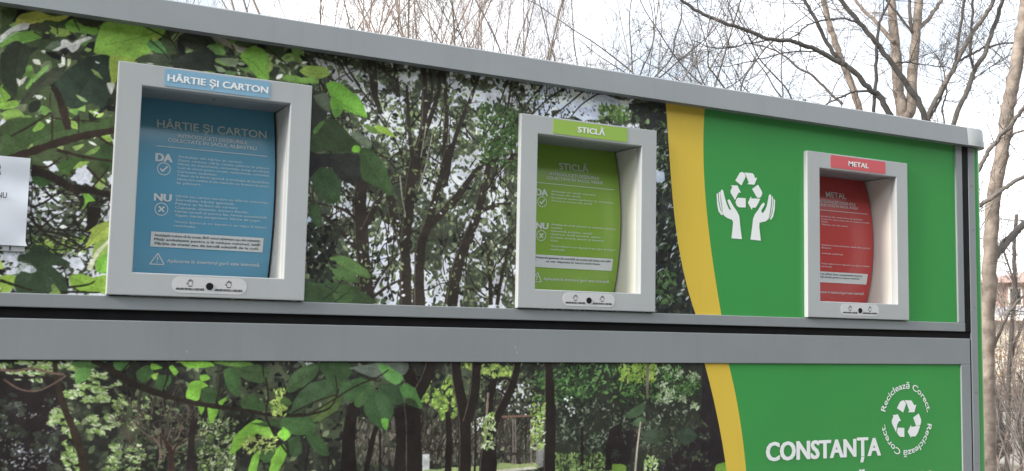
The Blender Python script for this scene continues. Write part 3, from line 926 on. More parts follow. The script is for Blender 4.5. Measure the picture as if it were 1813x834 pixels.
    field(cv, rnd, Q(I, 1320, 264, 2200, 470), 1900, [(64, 92, 58), (84, 116, 70), (50, 66, 48), (100, 134, 82), (44, 50, 44)], 0.007, 0.024, 0.4, ang=0.15, spread=0.9, clump=70)
    field(cv, rnd, Q(I, 1430, 460, 2200, 740), 1100, [(60, 70, 56), (78, 90, 72), (44, 48, 44), (112, 122, 106), (46, 46, 46)], 0.006, 0.024, 0.4, clump=60)
    field(cv, rnd, Q(J, 330, 175, 560, 285), 170, YG, 0.010, 0.026, 0.45)
    field(cv, rnd, Q(J, 560, 190, 850, 450), 230, [(132, 146, 118), (96, 120, 80), (160, 172, 148)], 0.008, 0.028, 0.35, clump=14)
    field(cv, rnd, Q(J, 0, 380, 60, 500), 16, SKY, 0.006, 0.014, 0.6)
    cv.poly(rough_leaf(J((850, 172), (900, 172), (1010, 834), (860, 860), (560, 834), (820, 560)), rnd, 0.1), (43, 39, 42))
    cv.poly(rough_leaf(J((270, 560), (480, 600), (420, 700), (380, 834), (280, 760)), rnd, 0.2), (42, 38, 40))
    field(cv, rnd, Q(J, 250, 520, 900, 834), 420, [(54, 62, 52), (66, 76, 60), (46, 48, 46), (84, 96, 76), (58, 54, 54)], 0.008, 0.024, 0.4, clump=40)
    for p, c in (([(480, 620), (520, 580), (600, 580), (620, 630), (570, 660), (500, 660)], (66, 78, 64)), ([(380, 490), (440, 430), (500, 420), (480, 480), (400, 510)], (76, 96, 72)), ([(410, 540), (470, 500), (500, 520), (450, 560)], (82, 104, 76)), ([(690, 600), (760, 570), (820, 620), (740, 680)], (60, 72, 60))):
        leaf(J(*p), c)
    cv.stroke(J((432, 850), (445, 700), (466, 530)), 0.010, 0.007, (168, 158, 148), 1, 0.1, rnd)
    cv.stroke(J((512, 170), (508, 280), (508, 385)), 0.014, 0.010, (122, 112, 102), 1, 0.2, rnd)
    field(cv, rnd, Q(I, 1380, 740, 1720, 900), 520, [(104, 128, 78), (84, 104, 66), (130, 152, 96), (60, 72, 50)], 0.008, 0.022, 0.4)
    leaf(J((280, 800), (330, 790), (375, 802), (370, 870), (280, 870)), (116, 150, 70))
    field(cv, rnd, Q(J, 490, 740, 570, 834), 60, FE, 0.008, 0.02, 0.5)
    leaf(J((930, 800), (990, 780), (1000, 850), (930, 850)), (110, 150, 66))
    # yellow green tree between the trunks
    field(cv, rnd, Q(I, 740, 340, 915, 560), 420, [(122, 150, 74), (146, 170, 90), (100, 124, 66), (84, 104, 60)], 0.008, 0.02, 0.55, clump=26)
    field(cv, rnd, Q(I, 930, 262, 1240, 340), 260, [(122, 146, 74), (150, 170, 96), (90, 108, 64)], 0.008, 0.02, 0.5, clump=20)
    # trunks
    K = 0.00066
    D = (40, 36, 35)
    for p, a, b in (([(355, 900), (350, 650), (380, 480)], 75, 50), ([(620, 900), (630, 650), (610, 500)], 60, 50), ([(690, 900), (690, 600), (680, 480), (690, 400), (640, 250)], 85, 50),
                    ([(700, 440), (755, 350), (790, 255)], 62, 50), ([(960, 900), (960, 600), (940, 450), (920, 330), (915, 255)], 60, 38), ([(975, 570), (1010, 430), (1025, 255)], 50, 42),
                    ([(1055, 900), (1080, 700), (1130, 550), (1210, 390), (1245, 255)], 50, 28), ([(1095, 640), (1090, 480), (1115, 360)], 40, 34), ([(1105, 900), (1110, 690)], 44, 36),
                    ([(1212, 375), (1180, 345), (1100, 360), (1050, 325)], 14, 9), ([(1405, 900), (1412, 500), (1405, 255)], 62, 30), ([(430, 900), (480, 650), (525, 540)], 28, 18), ([(1205, 450), (1130, 400)], 10, 8),
                    ([(1580, 800), (1580, 600)], 14, 12), ([(1720, 830), (1720, 690)], 30, 24), ([(870, 900), (880, 650), (870, 520)], 36, 22), ([(515, 834), (515, 620)], 10, 10), ([(120, 834), (140, 700)], 14, 9),
                    ([(240, 900), (245, 720)], 12, 10), ([(1010, 900), (1020, 680), (1015, 560)], 10, 8)):
        pts = I(*p)
        kk = K * (1.0 + 0.00022 * p[0][0])
        cv.stroke(pts, a * kk, b * kk, D, 1, 0.08, rnd)
        if a > 45 and rnd.random() < 0.7:
            cv.stroke([(x - a * kk * 0.38, z) for x, z in pts], 0.004, 0.003, (92, 84, 78), 0.85, 0.4, rnd)
    cv.stroke(I((1070, 700), (1075, 560), (1085, 420)), 0.010, 0.008, (128, 118, 108), 1, 0.4, rnd)
    field(cv, rnd, Q(I, 1050, 520, 1120, 720), 70, FE, 0.010, 0.022, 0.4)
    field(cv, rnd, Q(I, 1310, 480, 1380, 720), 110, FE + YG, 0.010, 0.022, 0.45)
    # left foreground branch and its big leaves
    cv.stroke(H((290, 250), (300, 360), (340, 500), (400, 650), (440, 800), (450, 900)), 0.012, 0.028, (54, 48, 42), 1, 0.2, rnd)
    cv.stroke(H((0, 300), (90, 305), (170, 292), (260, 315), (340, 325)), 0.007, 0.006, (110, 92, 82))
    cv.stroke(H((20, 350), (100, 400), (190, 412), (270, 380), (350, 330)), 0.005, 0.005, (100, 84, 76))
    G1, G2, GD = (128, 180, 76), (140, 190, 86), (72, 100, 64)
    for p, c in (([(370, 260), (500, 250), (520, 280), (440, 300)], (80, 110, 66)), ([(395, 320), (430, 290), (480, 300), (460, 350), (400, 375)], (104, 148, 84)), ([(600, 258), (690, 258), (660, 300), (610, 300)], (84, 120, 72)),
                 ([(720, 310), (760, 280), (800, 280), (810, 330), (760, 370), (720, 340)], (78, 108, 68)), ([(800, 265), (860, 290), (800, 300)], G1), ([(830, 330), (900, 330), (900, 370), (850, 410), (820, 380)], GD),
                 ([(795, 330), (835, 315), (820, 355)], (154, 192, 94)), ([(890, 290), (910, 275), (940, 310), (920, 330)], G1), ([(945, 255), (1100, 255), (1130, 280), (1060, 290), (1000, 290)], G1),
                 ([(1120, 255), (1320, 258), (1330, 290), (1200, 280)], (104, 140, 74)), ([(1180, 300), (1260, 290), (1260, 440), (1200, 400)], GD), ([(1250, 300), (1360, 270), (1420, 310), (1380, 370), (1290, 350)], (74, 96, 64)),
                 ([(980, 430), (1000, 370), (1050, 355), (1100, 385), (1060, 400), (1050, 460), (990, 455)], G1), ([(1055, 330), (1090, 325), (1110, 350), (1060, 360)], G1), ([(1060, 410), (1110, 390), (1160, 430), (1130, 470), (1070, 470)], (64, 86, 56)),
                 ([(1045, 490), (1080, 500), (1060, 540)], G1), ([(1095, 500), (1155, 500), (1120, 580), (1105, 570)], G1), ([(1150, 470), (1200, 440), (1170, 490)], G1),
                 ([(1270, 460), (1330, 430), (1390, 470), (1400, 510), (1340, 525), (1280, 510)], (70, 94, 62)), ([(1400, 480), (1500, 440), (1540, 480), (1470, 520)], (86, 112, 68)),
                 ([(1210, 755), (1230, 660), (1280, 610), (1350, 560), (1400, 580), (1400, 600), (1350, 640), (1280, 700)], G1), ([(1340, 620), (1420, 600), (1450, 660), (1400, 655)], G2), ([(1460, 640), (1500, 605), (1535, 640), (1500, 675)], G2),
                 ([(1300, 870), (1330, 760), (1370, 720), (1360, 800), (1340, 870)], G1), ([(1420, 850), (1440, 740), (1490, 690), (1515, 740), (1470, 830)], G1), ([(1370, 730), (1440, 700), (1450, 740), (1410, 790), (1370, 770)], (74, 104, 64)), ([(1330, 580), (1480, 570), (1520, 590), (1400, 600)], (66, 90, 58))):
        leaf(H(*p), c)
    for p, c in (([(40, 520), (80, 430), (150, 370), (250, 350), (290, 400), (250, 440), (150, 480), (60, 540)], (70, 92, 66)), ([(20, 400), (60, 310), (160, 265), (200, 270), (170, 340), (90, 400), (40, 420)], (74, 96, 66)),
                 ([(200, 265), (350, 262), (360, 330), (280, 380), (220, 330)], (66, 88, 60)), ([(160, 540), (270, 430), (310, 460), (290, 510), (200, 570), (150, 570)], (88, 108, 66)), ([(290, 380), (420, 340), (470, 380), (400, 470), (320, 450)], (70, 96, 64)),
                 ([(380, 470), (440, 390), (490, 400), (460, 460), (400, 500)], (76, 102, 66)), ([(430, 480), (480, 410), (560, 430), (590, 520), (540, 610), (500, 600), (440, 540)], (66, 92, 62)), ([(590, 440), (640, 370), (700, 400), (745, 510), (680, 450)], (80, 120, 70)),
                 ([(350, 290), (500, 262), (660, 262), (640, 330), (470, 340), (380, 300)], (104, 114, 104)), ([(500, 270), (560, 280), (640, 340), (600, 380), (550, 350)], (106, 156, 90)), ([(120, 640), (200, 650), (250, 750), (180, 740)], (70, 96, 64)),
                 ([(0, 560), (140, 550), (180, 600), (150, 640), (60, 640), (0, 620)], (74, 104, 66)), ([(30, 670), (90, 650), (100, 740), (50, 760)], (66, 88, 60)), ([(520, 560), (560, 560), (550, 620), (530, 600)], (116, 176, 80)), ([(0, 600), (40, 630), (10, 670), (0, 660)], (130, 196, 76)), ([(500, 380), (600, 380), (640, 470), (590, 480)], (62, 84, 60))):
        leaf(I(*p), c)
    cv.stroke(H((490, 245), (600, 310), (700, 370), (850, 430), (1000, 470), (1150, 495), (1300, 515), (1400, 535), (1500, 540), (1620, 538)), 0.020, 0.008, (46, 42, 38), 1, 0.15, rnd)
    for p, w_ in (([(1620, 538), (1740, 500), (1787, 400)], 0.007), ([(880, 260), (885, 330), (860, 410)], 0.006), ([(1160, 330), (1158, 400), (1140, 470)], 0.006), ([(1400, 340), (1415, 440), (1400, 530)], 0.006),
                  ([(1400, 545), (1440, 630), (1480, 690), (1530, 760)], 0.007), ([(1385, 270), (1390, 340)], 0.005), ([(690, 258), (640, 310)], 0.005)):
        cv.stroke(H(*p), w_, w_ * 0.7, (44, 42, 36), 1, 0.15, rnd)
    for p, w_ in (([(0, 540), (120, 540), (250, 470), (380, 390), (500, 340), (560, 300)], 0.006), ([(50, 530), (170, 470), (290, 430)], 0.006), ([(280, 330), (290, 420)], 0.005)):
        cv.stroke(I(*p), w_, w_ * 0.7, (48, 46, 40), 1, 0.15, rnd)
    field(cv, rnd, Q(H, 1280, 650, 1460, 740), 90, [(170, 186, 110), (150, 170, 100)], 0.006, 0.018, 0.4)
    field(cv, rnd, Q(H, 1430, 400, 1510, 540), 60, [(150, 176, 90), (170, 190, 110)], 0.008, 0.018, 0.4)
    return cv


def mural_material():
    mt = bpy.data.materials.new('printed photo film')
    mt.use_nodes = True
    n, l = mt.node_tree.nodes, mt.node_tree.links
    b = n['Principled BSDF']
    b.inputs['Roughness'].default_value = 0.45
    b.inputs['Specular IOR Level'].default_value = 0.18
    at_ = n.new('ShaderNodeAttribute')
    at_.attribute_name = 'print'
    tcn = n.new('ShaderNodeTexCoord')
    no = n.new('ShaderNodeTexNoise')
    no.inputs['Scale'].default_value = 120
    no.inputs['Detail'].default_value = 3
    l.new(tcn.outputs['Object'], no.inputs['Vector'])
    hs = n.new('ShaderNodeHueSaturation')
    hs.inputs['Saturation'].default_value = 1.0
    mr = n.new('ShaderNodeMapRange')
    mr.inputs['From Min'].default_value = 0.3
    mr.inputs['From Max'].default_value = 0.7
    mr.inputs['To Min'].default_value = 0.86
    mr.inputs['To Max'].default_value = 1.10
    l.new(no.outputs['Fac'], mr.inputs['Value'])
    l.new(mr.outputs['Result'], hs.inputs['Value'])
    l.new(at_.outputs['Color'], hs.inputs['Color'])
    l.new(hs.outputs['Color'], b.inputs['Base Color'])
    return mt


M_PRINT = mural_material()


def mural(name, cv, xs_, zs_, holes, xmax, y, parent):
    """the print as a sheet; xmax(z) is the curved right border where the yellow film begins"""
    X, Z = np.meshgrid(xs_, zs_)
    XM = np.array([xmax(z) for z in zs_])[:, None]
    X = np.where(xs_[None, :] > -0.5, -0.5 + (X + 0.5) * (XM + 0.5) / (xs_[-1] + 0.5), X)
    nx, nz2 = len(xs_), len(zs_)
    col = cv.sample(X, Z) / 255.0
    col = np.where(col <= 0.04045, col / 12.92, ((col + 0.055) / 1.055) ** 2.4)
    co = np.stack([X, np.full_like(X, y), Z + G], -1).reshape(-1, 3)
    i = np.arange(nx - 1)
    j = np.arange(nz2 - 1)
    I_, J_ = np.meshgrid(i, j)
    cx = (X[:-1, :-1] + X[1:, 1:]) / 2
    cz = (Z[:-1, :-1] + Z[1:, 1:]) / 2
    keep = np.ones(cx.shape, bool)
    for (a, b, c, d) in holes:
        keep &= ~((cx > a) & (cx < b) & (cz > c) & (cz < d))
    a = (J_ * nx + I_)[keep]
    quads = np.stack([a, a + 1, a + nx + 1, a + nx], -1).astype(np.int32)
    used = np.zeros(len(co), bool)
    used[quads.ravel()] = True
    remap = np.cumsum(used) - 1
    co = co[used]
    cl = col.reshape(-1, 3)[used]
    quads = remap[quads]
    me = bpy.data.meshes.new(name)
    me.vertices.add(len(co))
    me.vertices.foreach_set('co', co.astype(np.float32).ravel())
    me.loops.add(quads.size)
    me.loops.foreach_set('vertex_index', quads.ravel().astype(np.int32))
    me.polygons.add(len(quads))
    me.polygons.foreach_set('loop_start', np.arange(0, quads.size, 4, dtype=np.int32))
    at_ = me.color_attributes.new('print', 'FLOAT_COLOR', 'POINT')
    at_.data.foreach_set('color', np.concatenate([cl, np.ones((len(cl), 1))], 1).astype(np.float32).ravel())
    me.materials.append(M_PRINT)
    me.update(calc_edges=True)
    o = bpy.data.objects.new(name, me)
    COL.objects.link(o)
    o.parent = parent
    return o


# ------------------------------------------------------------------ the recycling container
W_, H_, T_ = 0.5788, 0.68, 0.020
BW, BT, BB = 0.0679, 0.0658, 0.0663
HX = [0.0, 1.3310, 2.6605]
ZTOP, ZL = 0.8795, 0.7950
XL = -2.0
box = empty('recycling_container', (0, 0, 0), 'long grey recycling container with a green and tree printed front and three lit hatches', 'container')
box['label'] = 'long grey recycling container printed with trees, a yellow stripe and green field'


def P(mb, name, parent=box):
    return mb.build(name, parent, dz=G)


def part(name, fn, parent=box):
    mb = MB()
    fn(mb)
    return P(mb, name, parent)


# body behind the front: floor, back, sides, roof
b_ = MB()
b_.box((XL + 0.02, 0.36, -1.6), (3.70, 2.30, 0.80), M_GREEN)
P(b_, 'body')
b_ = MB()
b_.box((XL - 0.04, 0.035, 0.862), (3.606, 2.36, 0.874), M_ROOF)
P(b_, 'roof')
b_ = MB()
tr_ = [(-0.041, ZL), (-0.034, ZTOP - 0.004), (-0.030, ZTOP), (0.03, ZTOP), (0.03, ZL)]
b_.add([(x, y, z) for x in (XL, 3.6070) for y, z in tr_], [(k, (k + 1) % 5, 5 + (k + 1) % 5, 5 + k) for k in range(5)] + [(4, 3, 2, 1, 0), (5, 6, 7, 8, 9)], M_RAIL)
P(b_, 'top_rail')
b_ = MB()                                  # rounded end piece of the top rail
RC = 0.052
RC = 0.100
arc = [(3.6795 + RC * math.sin(RAD(a)), 0.0570 - RC * math.cos(RAD(a))) for a in range(0, 91, 6)]
arc = [(3.6080, -0.0430)] + arc + [(3.7795, 2.36), (3.6080, 2.36)]
n_ = len(arc)
lev = [(ZL + 0.001, 0.0), (ZTOP - 0.006, 0.007), (ZTOP + 0.001, 0.012)]
vv = [(x - (k * 0.15 if x > 3.73 else 0), y + (k if y < 0.1 else 0), z) for z, k in lev for x, y in arc]
ff = [(j * n_ + k, j * n_ + (k + 1) % n_, (j + 1) * n_ + (k + 1) % n_, (j + 1) * n_ + k) for j in range(2) for k in range(n_)]
b_.add(vv, ff, M_RAIL, True)
b_.face([(x, y, ZL + 0.001) for x, y in reversed(arc)], M_RAIL)
b_.face(vv[2 * n_:], M_RAIL)
P(b_, 'corner_cap')
b_ = MB()
b_.box((XL, -0.010, -0.0418), (3.603, 0.05, -0.0030), M_RAIL, 0.0025)
P(b_, 'sill_rail')
b_ = MB()
b_.box((3.5625, -0.0085, -0.0025), (3.603, 0.05, ZL - 0.0005), M_RAIL, 0.0025)
P(b_, 'edge_trim')
b_ = MB()
b_.box((XL, 0.002, -0.0722), (3.6465, 0.05, -0.0422), M_BLACK)
b_.box((3.6035, -0.004, -0.0420), (3.6465, 0.05, ZL - 0.001), M_BLACK)
b_.box((3.6375, -0.002, -1.55), (3.6465, 0.05, -0.0725), M_BLACK)
P(b_, 'rubber_seal')
b_ = MB()
b_.box((XL, -0.006, -0.1871), (3.637, 0.05, -0.0727), M_RAIL, 0.0025)
for (u_, v_), w2 in (((911, 615), .0022), ((914, 624), .0016), ((330, 622), .0012)):
    x_, z_ = wall(u_, v_)
    bar(b_, (x_ - w2, z_ + .004), (x_ + w2, z_ - .004), .0014, M_STICK, flat(-0.0066))
P(b_, 'middle_rail')
b_ = MB()
b_.box((3.577, -0.006, -1.55), (3.637, 0.05, -0.1873), M_RAIL, 0.0025)
P(b_, 'edge_trim')
b_ = MB()
b_.box((3.647, -0.006, -1.6), (3.6905, 0.03, ZL - 0.001), M_RAIL, 0.003)
for z in (0.42, 0.07, -0.31, -0.62, 0.62):
    b_.prism(circle(3.6685, z, 0.0035, 10), -0.008, -0.005, M_SCREW)
P(b_, 'corner_post')
b_ = MB()                                  # green quarter round of the side wall
n2 = 12
vv, ff = [], []
prof = [(3.691, -0.004), (3.702, -0.004)] + [(3.706 + 0.045 * math.sin(RAD(90 * k / n2)), 0.041 - 0.045 * math.cos(RAD(90 * k / n2))) for k in range(n2 + 1)] + [(3.751, 2.30)]
for x, y in prof:
    vv += [(x, y, -1.6), (x, y, ZL - 0.001)]
for k in range(len(prof) - 1):
    ff.append((2 * k, 2 * k + 2, 2 * k + 3, 2 * k + 1))
b_.add(vv, ff, M_GREEN, True)
P(b_, 'side_wall')
b_ = MB()
b_.box((XL, -0.012, -1.64), (3.735, 0.10, -1.56), M_RAIL, 0.004)
P(b_, 'plinth')
b_ = MB()
b_.box((XL - 0.03, -0.006, -1.6), (XL - 0.001, 2.3, ZL - 0.001), M_RAIL, 0.003)
P(b_, 'end_wall')

# borders of the yellow stripe (x at height z), taken from the photograph
zy = np.array([-0.01, 0.10, 0.22, 0.339, 0.45, 0.601, 0.70, 0.83])
SX1 = np.array([2.1140, 2.0700, 2.0370, 2.0130, 1.9970, 1.9850, 1.9720, 1.9600])
SX2 = np.array([2.2370, 2.2110, 2.1890, 2.1705, 2.1560, 2.1445, 2.1450, 2.1530])


def up1(z): return float(np.interp(z, zy, sm1))
def up2(z): return float(np.interp(z, zy, sm2))


pf1, pf2 = np.polyfit(zy, SX1, 3), np.polyfit(zy, SX2, 3)
zy = np.linspace(-0.02, 0.84, 60)
sm1, sm2 = np.polyval(pf1, zy), np.polyval(pf2, zy)
zl_ = np.array([-0.19, -0.27, -0.352, -0.397, -0.50, -0.60, -0.75, -1.30])
lf1 = np.polyfit([-0.192, -0.352, -0.45, -0.596, -0.75, -1.25], [2.156, 2.205, 2.232, 2.263, 2.285, 2.30], 3)
lf2 = np.polyfit([-0.191, -0.397, -0.50, -0.600, -0.75, -1.25], [2.271, 2.327, 2.343, 2.357, 2.372, 2.39], 3)


def lo1(z): return float(np.polyval(lf1, z))
def lo2(z): return float(np.polyval(lf2, z))


holes = [(x + 0.03, x + W_ - 0.03, 0.03, H_ - 0.03) for x in HX]
cvu = paint_upper()
cvu.finish(1)
xs_ = np.concatenate([np.linspace(XL, -0.5, 260), np.linspace(-0.498, 2.11, 1330)])
zs_ = np.linspace(-0.003, ZL + 0.004, 410)
mu = mural('tree_print', cvu, xs_, zs_, holes, up1, 0.0, box)
mu['label'] = 'upper printed panel of leaves and tree trunks'
cvl = paint_lower()
cvl.finish(2)
xs_ = np.concatenate([np.linspace(XL, -0.5, 220), np.linspace(-0.498, 2.2, 1330)])
zs_ = np.concatenate([np.linspace(-1.25, -0.68, 110), np.linspace(-0.678, -0.186, 250)])
ml = mural('tree_print', cvl, xs_, zs_, [], lo1, 0.0, box)
ml['label'] = 'lower printed panel of a wooded park'
del cvu, cvl


def ribbon(mb, f1, f2, za, zb, y, m, n=40):
    zz = [za + (zb - za) * k / n for k in range(n + 1)]
    vv = []
    for z in zz:
        vv += [(f1(z) if callable(f1) else f1, y, z), (f2(z) if callable(f2) else f2, y, z)]
    mb.add(vv, [(2 * k, 2 * k + 1, 2 * k + 3, 2 * k + 2) for k in range(n)], m)


part('yellow_stripe', lambda b: ribbon(b, up1, up2, -0.003, ZL + 0.004, 0.0, M_YELLOW))
part('yellow_stripe', lambda b: ribbon(b, lo1, lo2, -1.25, -0.1865, 0.0, M_YELLOW))


def green_up(b):
    xa, xb = HX[2] + 0.03, HX[2] + W_ - 0.03
    ribbon(b, up2, xa, -0.003, ZL + 0.004, 0.0, M_GREEN)
    for r in ((xa, xb, -0.003, 0.03), (xa, xb, H_ - 0.03, ZL + 0.004), (xb, 3.563, -0.003, ZL + 0.004)):
        b.face([(r[0], 0, r[2]), (r[1], 0, r[2]), (r[1], 0, r[3]), (r[0], 0, r[3])], M_GREEN)


part('green_panel', green_up)
part('green_panel', lambda b: ribbon(b, lo2, 3.5775, -1.25, -0.1865, 0.0, M_GREEN))
b_ = MB()
b_.face([(XL, 0.0, -1.57), (3.5775, 0.0, -1.57), (3.5775, 0.0, -1.25), (XL, 0.0, -1.25)], M_GREEN)
P(b_, 'kick_panel')

# recycling hands emblem
HZ = Zoom(1240, 280, 5.2125)
hands = MB()
for p in (
        [(320, 208), (345, 165), (362, 135), (385, 128), (405, 140), (415, 165), (410, 185), (378, 253)],
        [(405, 133), (478, 140), (490, 150), (503, 185), (522, 180), (498, 246), (430, 240), (445, 228), (420, 165)],
        [(475, 285), (530, 245), (562, 300), (570, 325), (560, 355), (545, 366), (525, 366), (512, 350)],
        [(552, 375), (520, 440), (508, 458), (478, 458), (474, 480), (436, 412), (466, 350), (468, 372)],
        [(417, 370), (417, 456), (355, 454), (335, 440), (322, 410), (330, 380), (345, 366)],
        [(276, 252), (340, 252), (360, 295), (374, 322), (355, 316), (340, 340), (318, 388), (280, 325), (275, 305), (293, 265)],
        [(187, 300), (200, 288), (210, 305), (225, 370), (240, 420), (262, 470), (278, 480), (280, 470), (262, 430), (248, 395), (255, 380), (270, 385), (300, 440), (335, 490), (355, 530), (360, 560), (365, 620), (382, 748), (285, 740), (298, 620), (300, 590), (290, 570), (250, 555), (220, 535), (205, 500), (195, 420), (182, 320)],
        [(148, 330), (160, 322), (165, 400), (180, 470), (205, 525), (190, 525), (165, 490), (152, 420)],
        [(168, 315), (180, 310), (186, 400), (198, 480), (214, 530), (205, 522), (185, 465), (170, 390)],
        [(630, 345), (640, 333), (652, 345), (650, 430), (640, 500), (628, 560), (600, 585), (560, 592), (543, 600), (542, 640), (556, 762), (460, 752), (478, 620), (485, 560), (500, 520), (530, 480), (560, 430), (580, 410), (593, 420), (585, 445), (562, 480), (562, 500), (575, 507), (595, 480), (612, 440)],
        [(658, 350), (668, 362), (666, 450), (652, 520), (632, 565), (648, 500), (658, 430)],
        [(674, 375), (687, 388), (685, 470), (670, 540), (650, 568), (640, 566), (662, 510), (672, 440)]):
    hands.face([(x, -0.0012, z) for x, z in HZ(*p)], M_WHITE)
o = P(hands, 'hands_emblem')
LZ = Zoom(1340, 660, 4.794)
rec = MB()
for p in (
        [(1187, 300), (1215, 245), (1240, 232), (1255, 245), (1265, 265), (1240, 338)],
        [(1252, 232), (1310, 235), (1335, 275), (1352, 272), (1335, 335), (1280, 335), (1292, 322), (1270, 262)],
        [(1325, 380), (1372, 345), (1392, 395), (1392, 420), (1387, 443), (1350, 453)],
        [(1385, 449), (1365, 510), (1345, 540), (1310, 540), (1305, 552), (1278, 500), (1308, 440), (1308, 460)],
        [(1250, 468), (1250, 545), (1210, 543), (1187, 510), (1194, 465)],
        [(1150, 360), (1195, 352), (1222, 410), (1207, 408), (1190, 440), (1180, 505), (1145, 430), (1143, 405), (1158, 370)]):
    rec.face([(x, -0.0012, z) for x, z in LZ(*p)], M_WHITE)
# ring of words
RCX, RCZ = 3.2345, -0.4215


def on_ring(mb, body, a0, a1, rad, cap):
    vs_, fs = text2d(body, 0.012)
    xa, xb = min(v[0] for v in vs_), max(v[0] for v in vs_)
    ch = max(v[1] for v in text2d('H')[0])
    out = []
    for x, y in vs_:
        t = a0 + (a1 - a0) * (x - xa) / (xb - xa)
        r = rad + y * cap / ch
        out.append((RCX + r * math.cos(RAD(t)), -0.0012, RCZ + r * math.sin(RAD(t))))
    mb.add(out, fs, M_WHITE)


on_ring(rec, 'Reciclează Corect.', 165, 12, 0.130, 0.026)
on_ring(rec, 'Reciclează Corect.', -9, -172, 0.130, 0.026)
P(rec, 'recycling_emblem')
b_ = MB()
bold = ((0, 0), (0.045, 0.0), (-0.045, 0.0))
text(b_, 'CONSTANȚA', 2.458, 3.079, -0.5655, 0.069, M_WHITE, flat(-0.0012), 0.02, ((0, 0), (0.042, 0), (-0.042, 0)))
P(b_, 'lettering')
b_ = MB()
text(b_, 'COLECTEAZĂ SELECTIV', 2.458, 3.380, -0.7050, 0.060, M_WHITE, flat(-0.0012), 0.02, bold)
P(b_, 'lettering')

# ------------------------------------------------------------------ hatches
DY0, DZC, DR = 0.106, 0.335, 0.84


def drum_y(z):
    return DY0 + DR - math.sqrt(DR * DR - (z - DZC) ** 2)


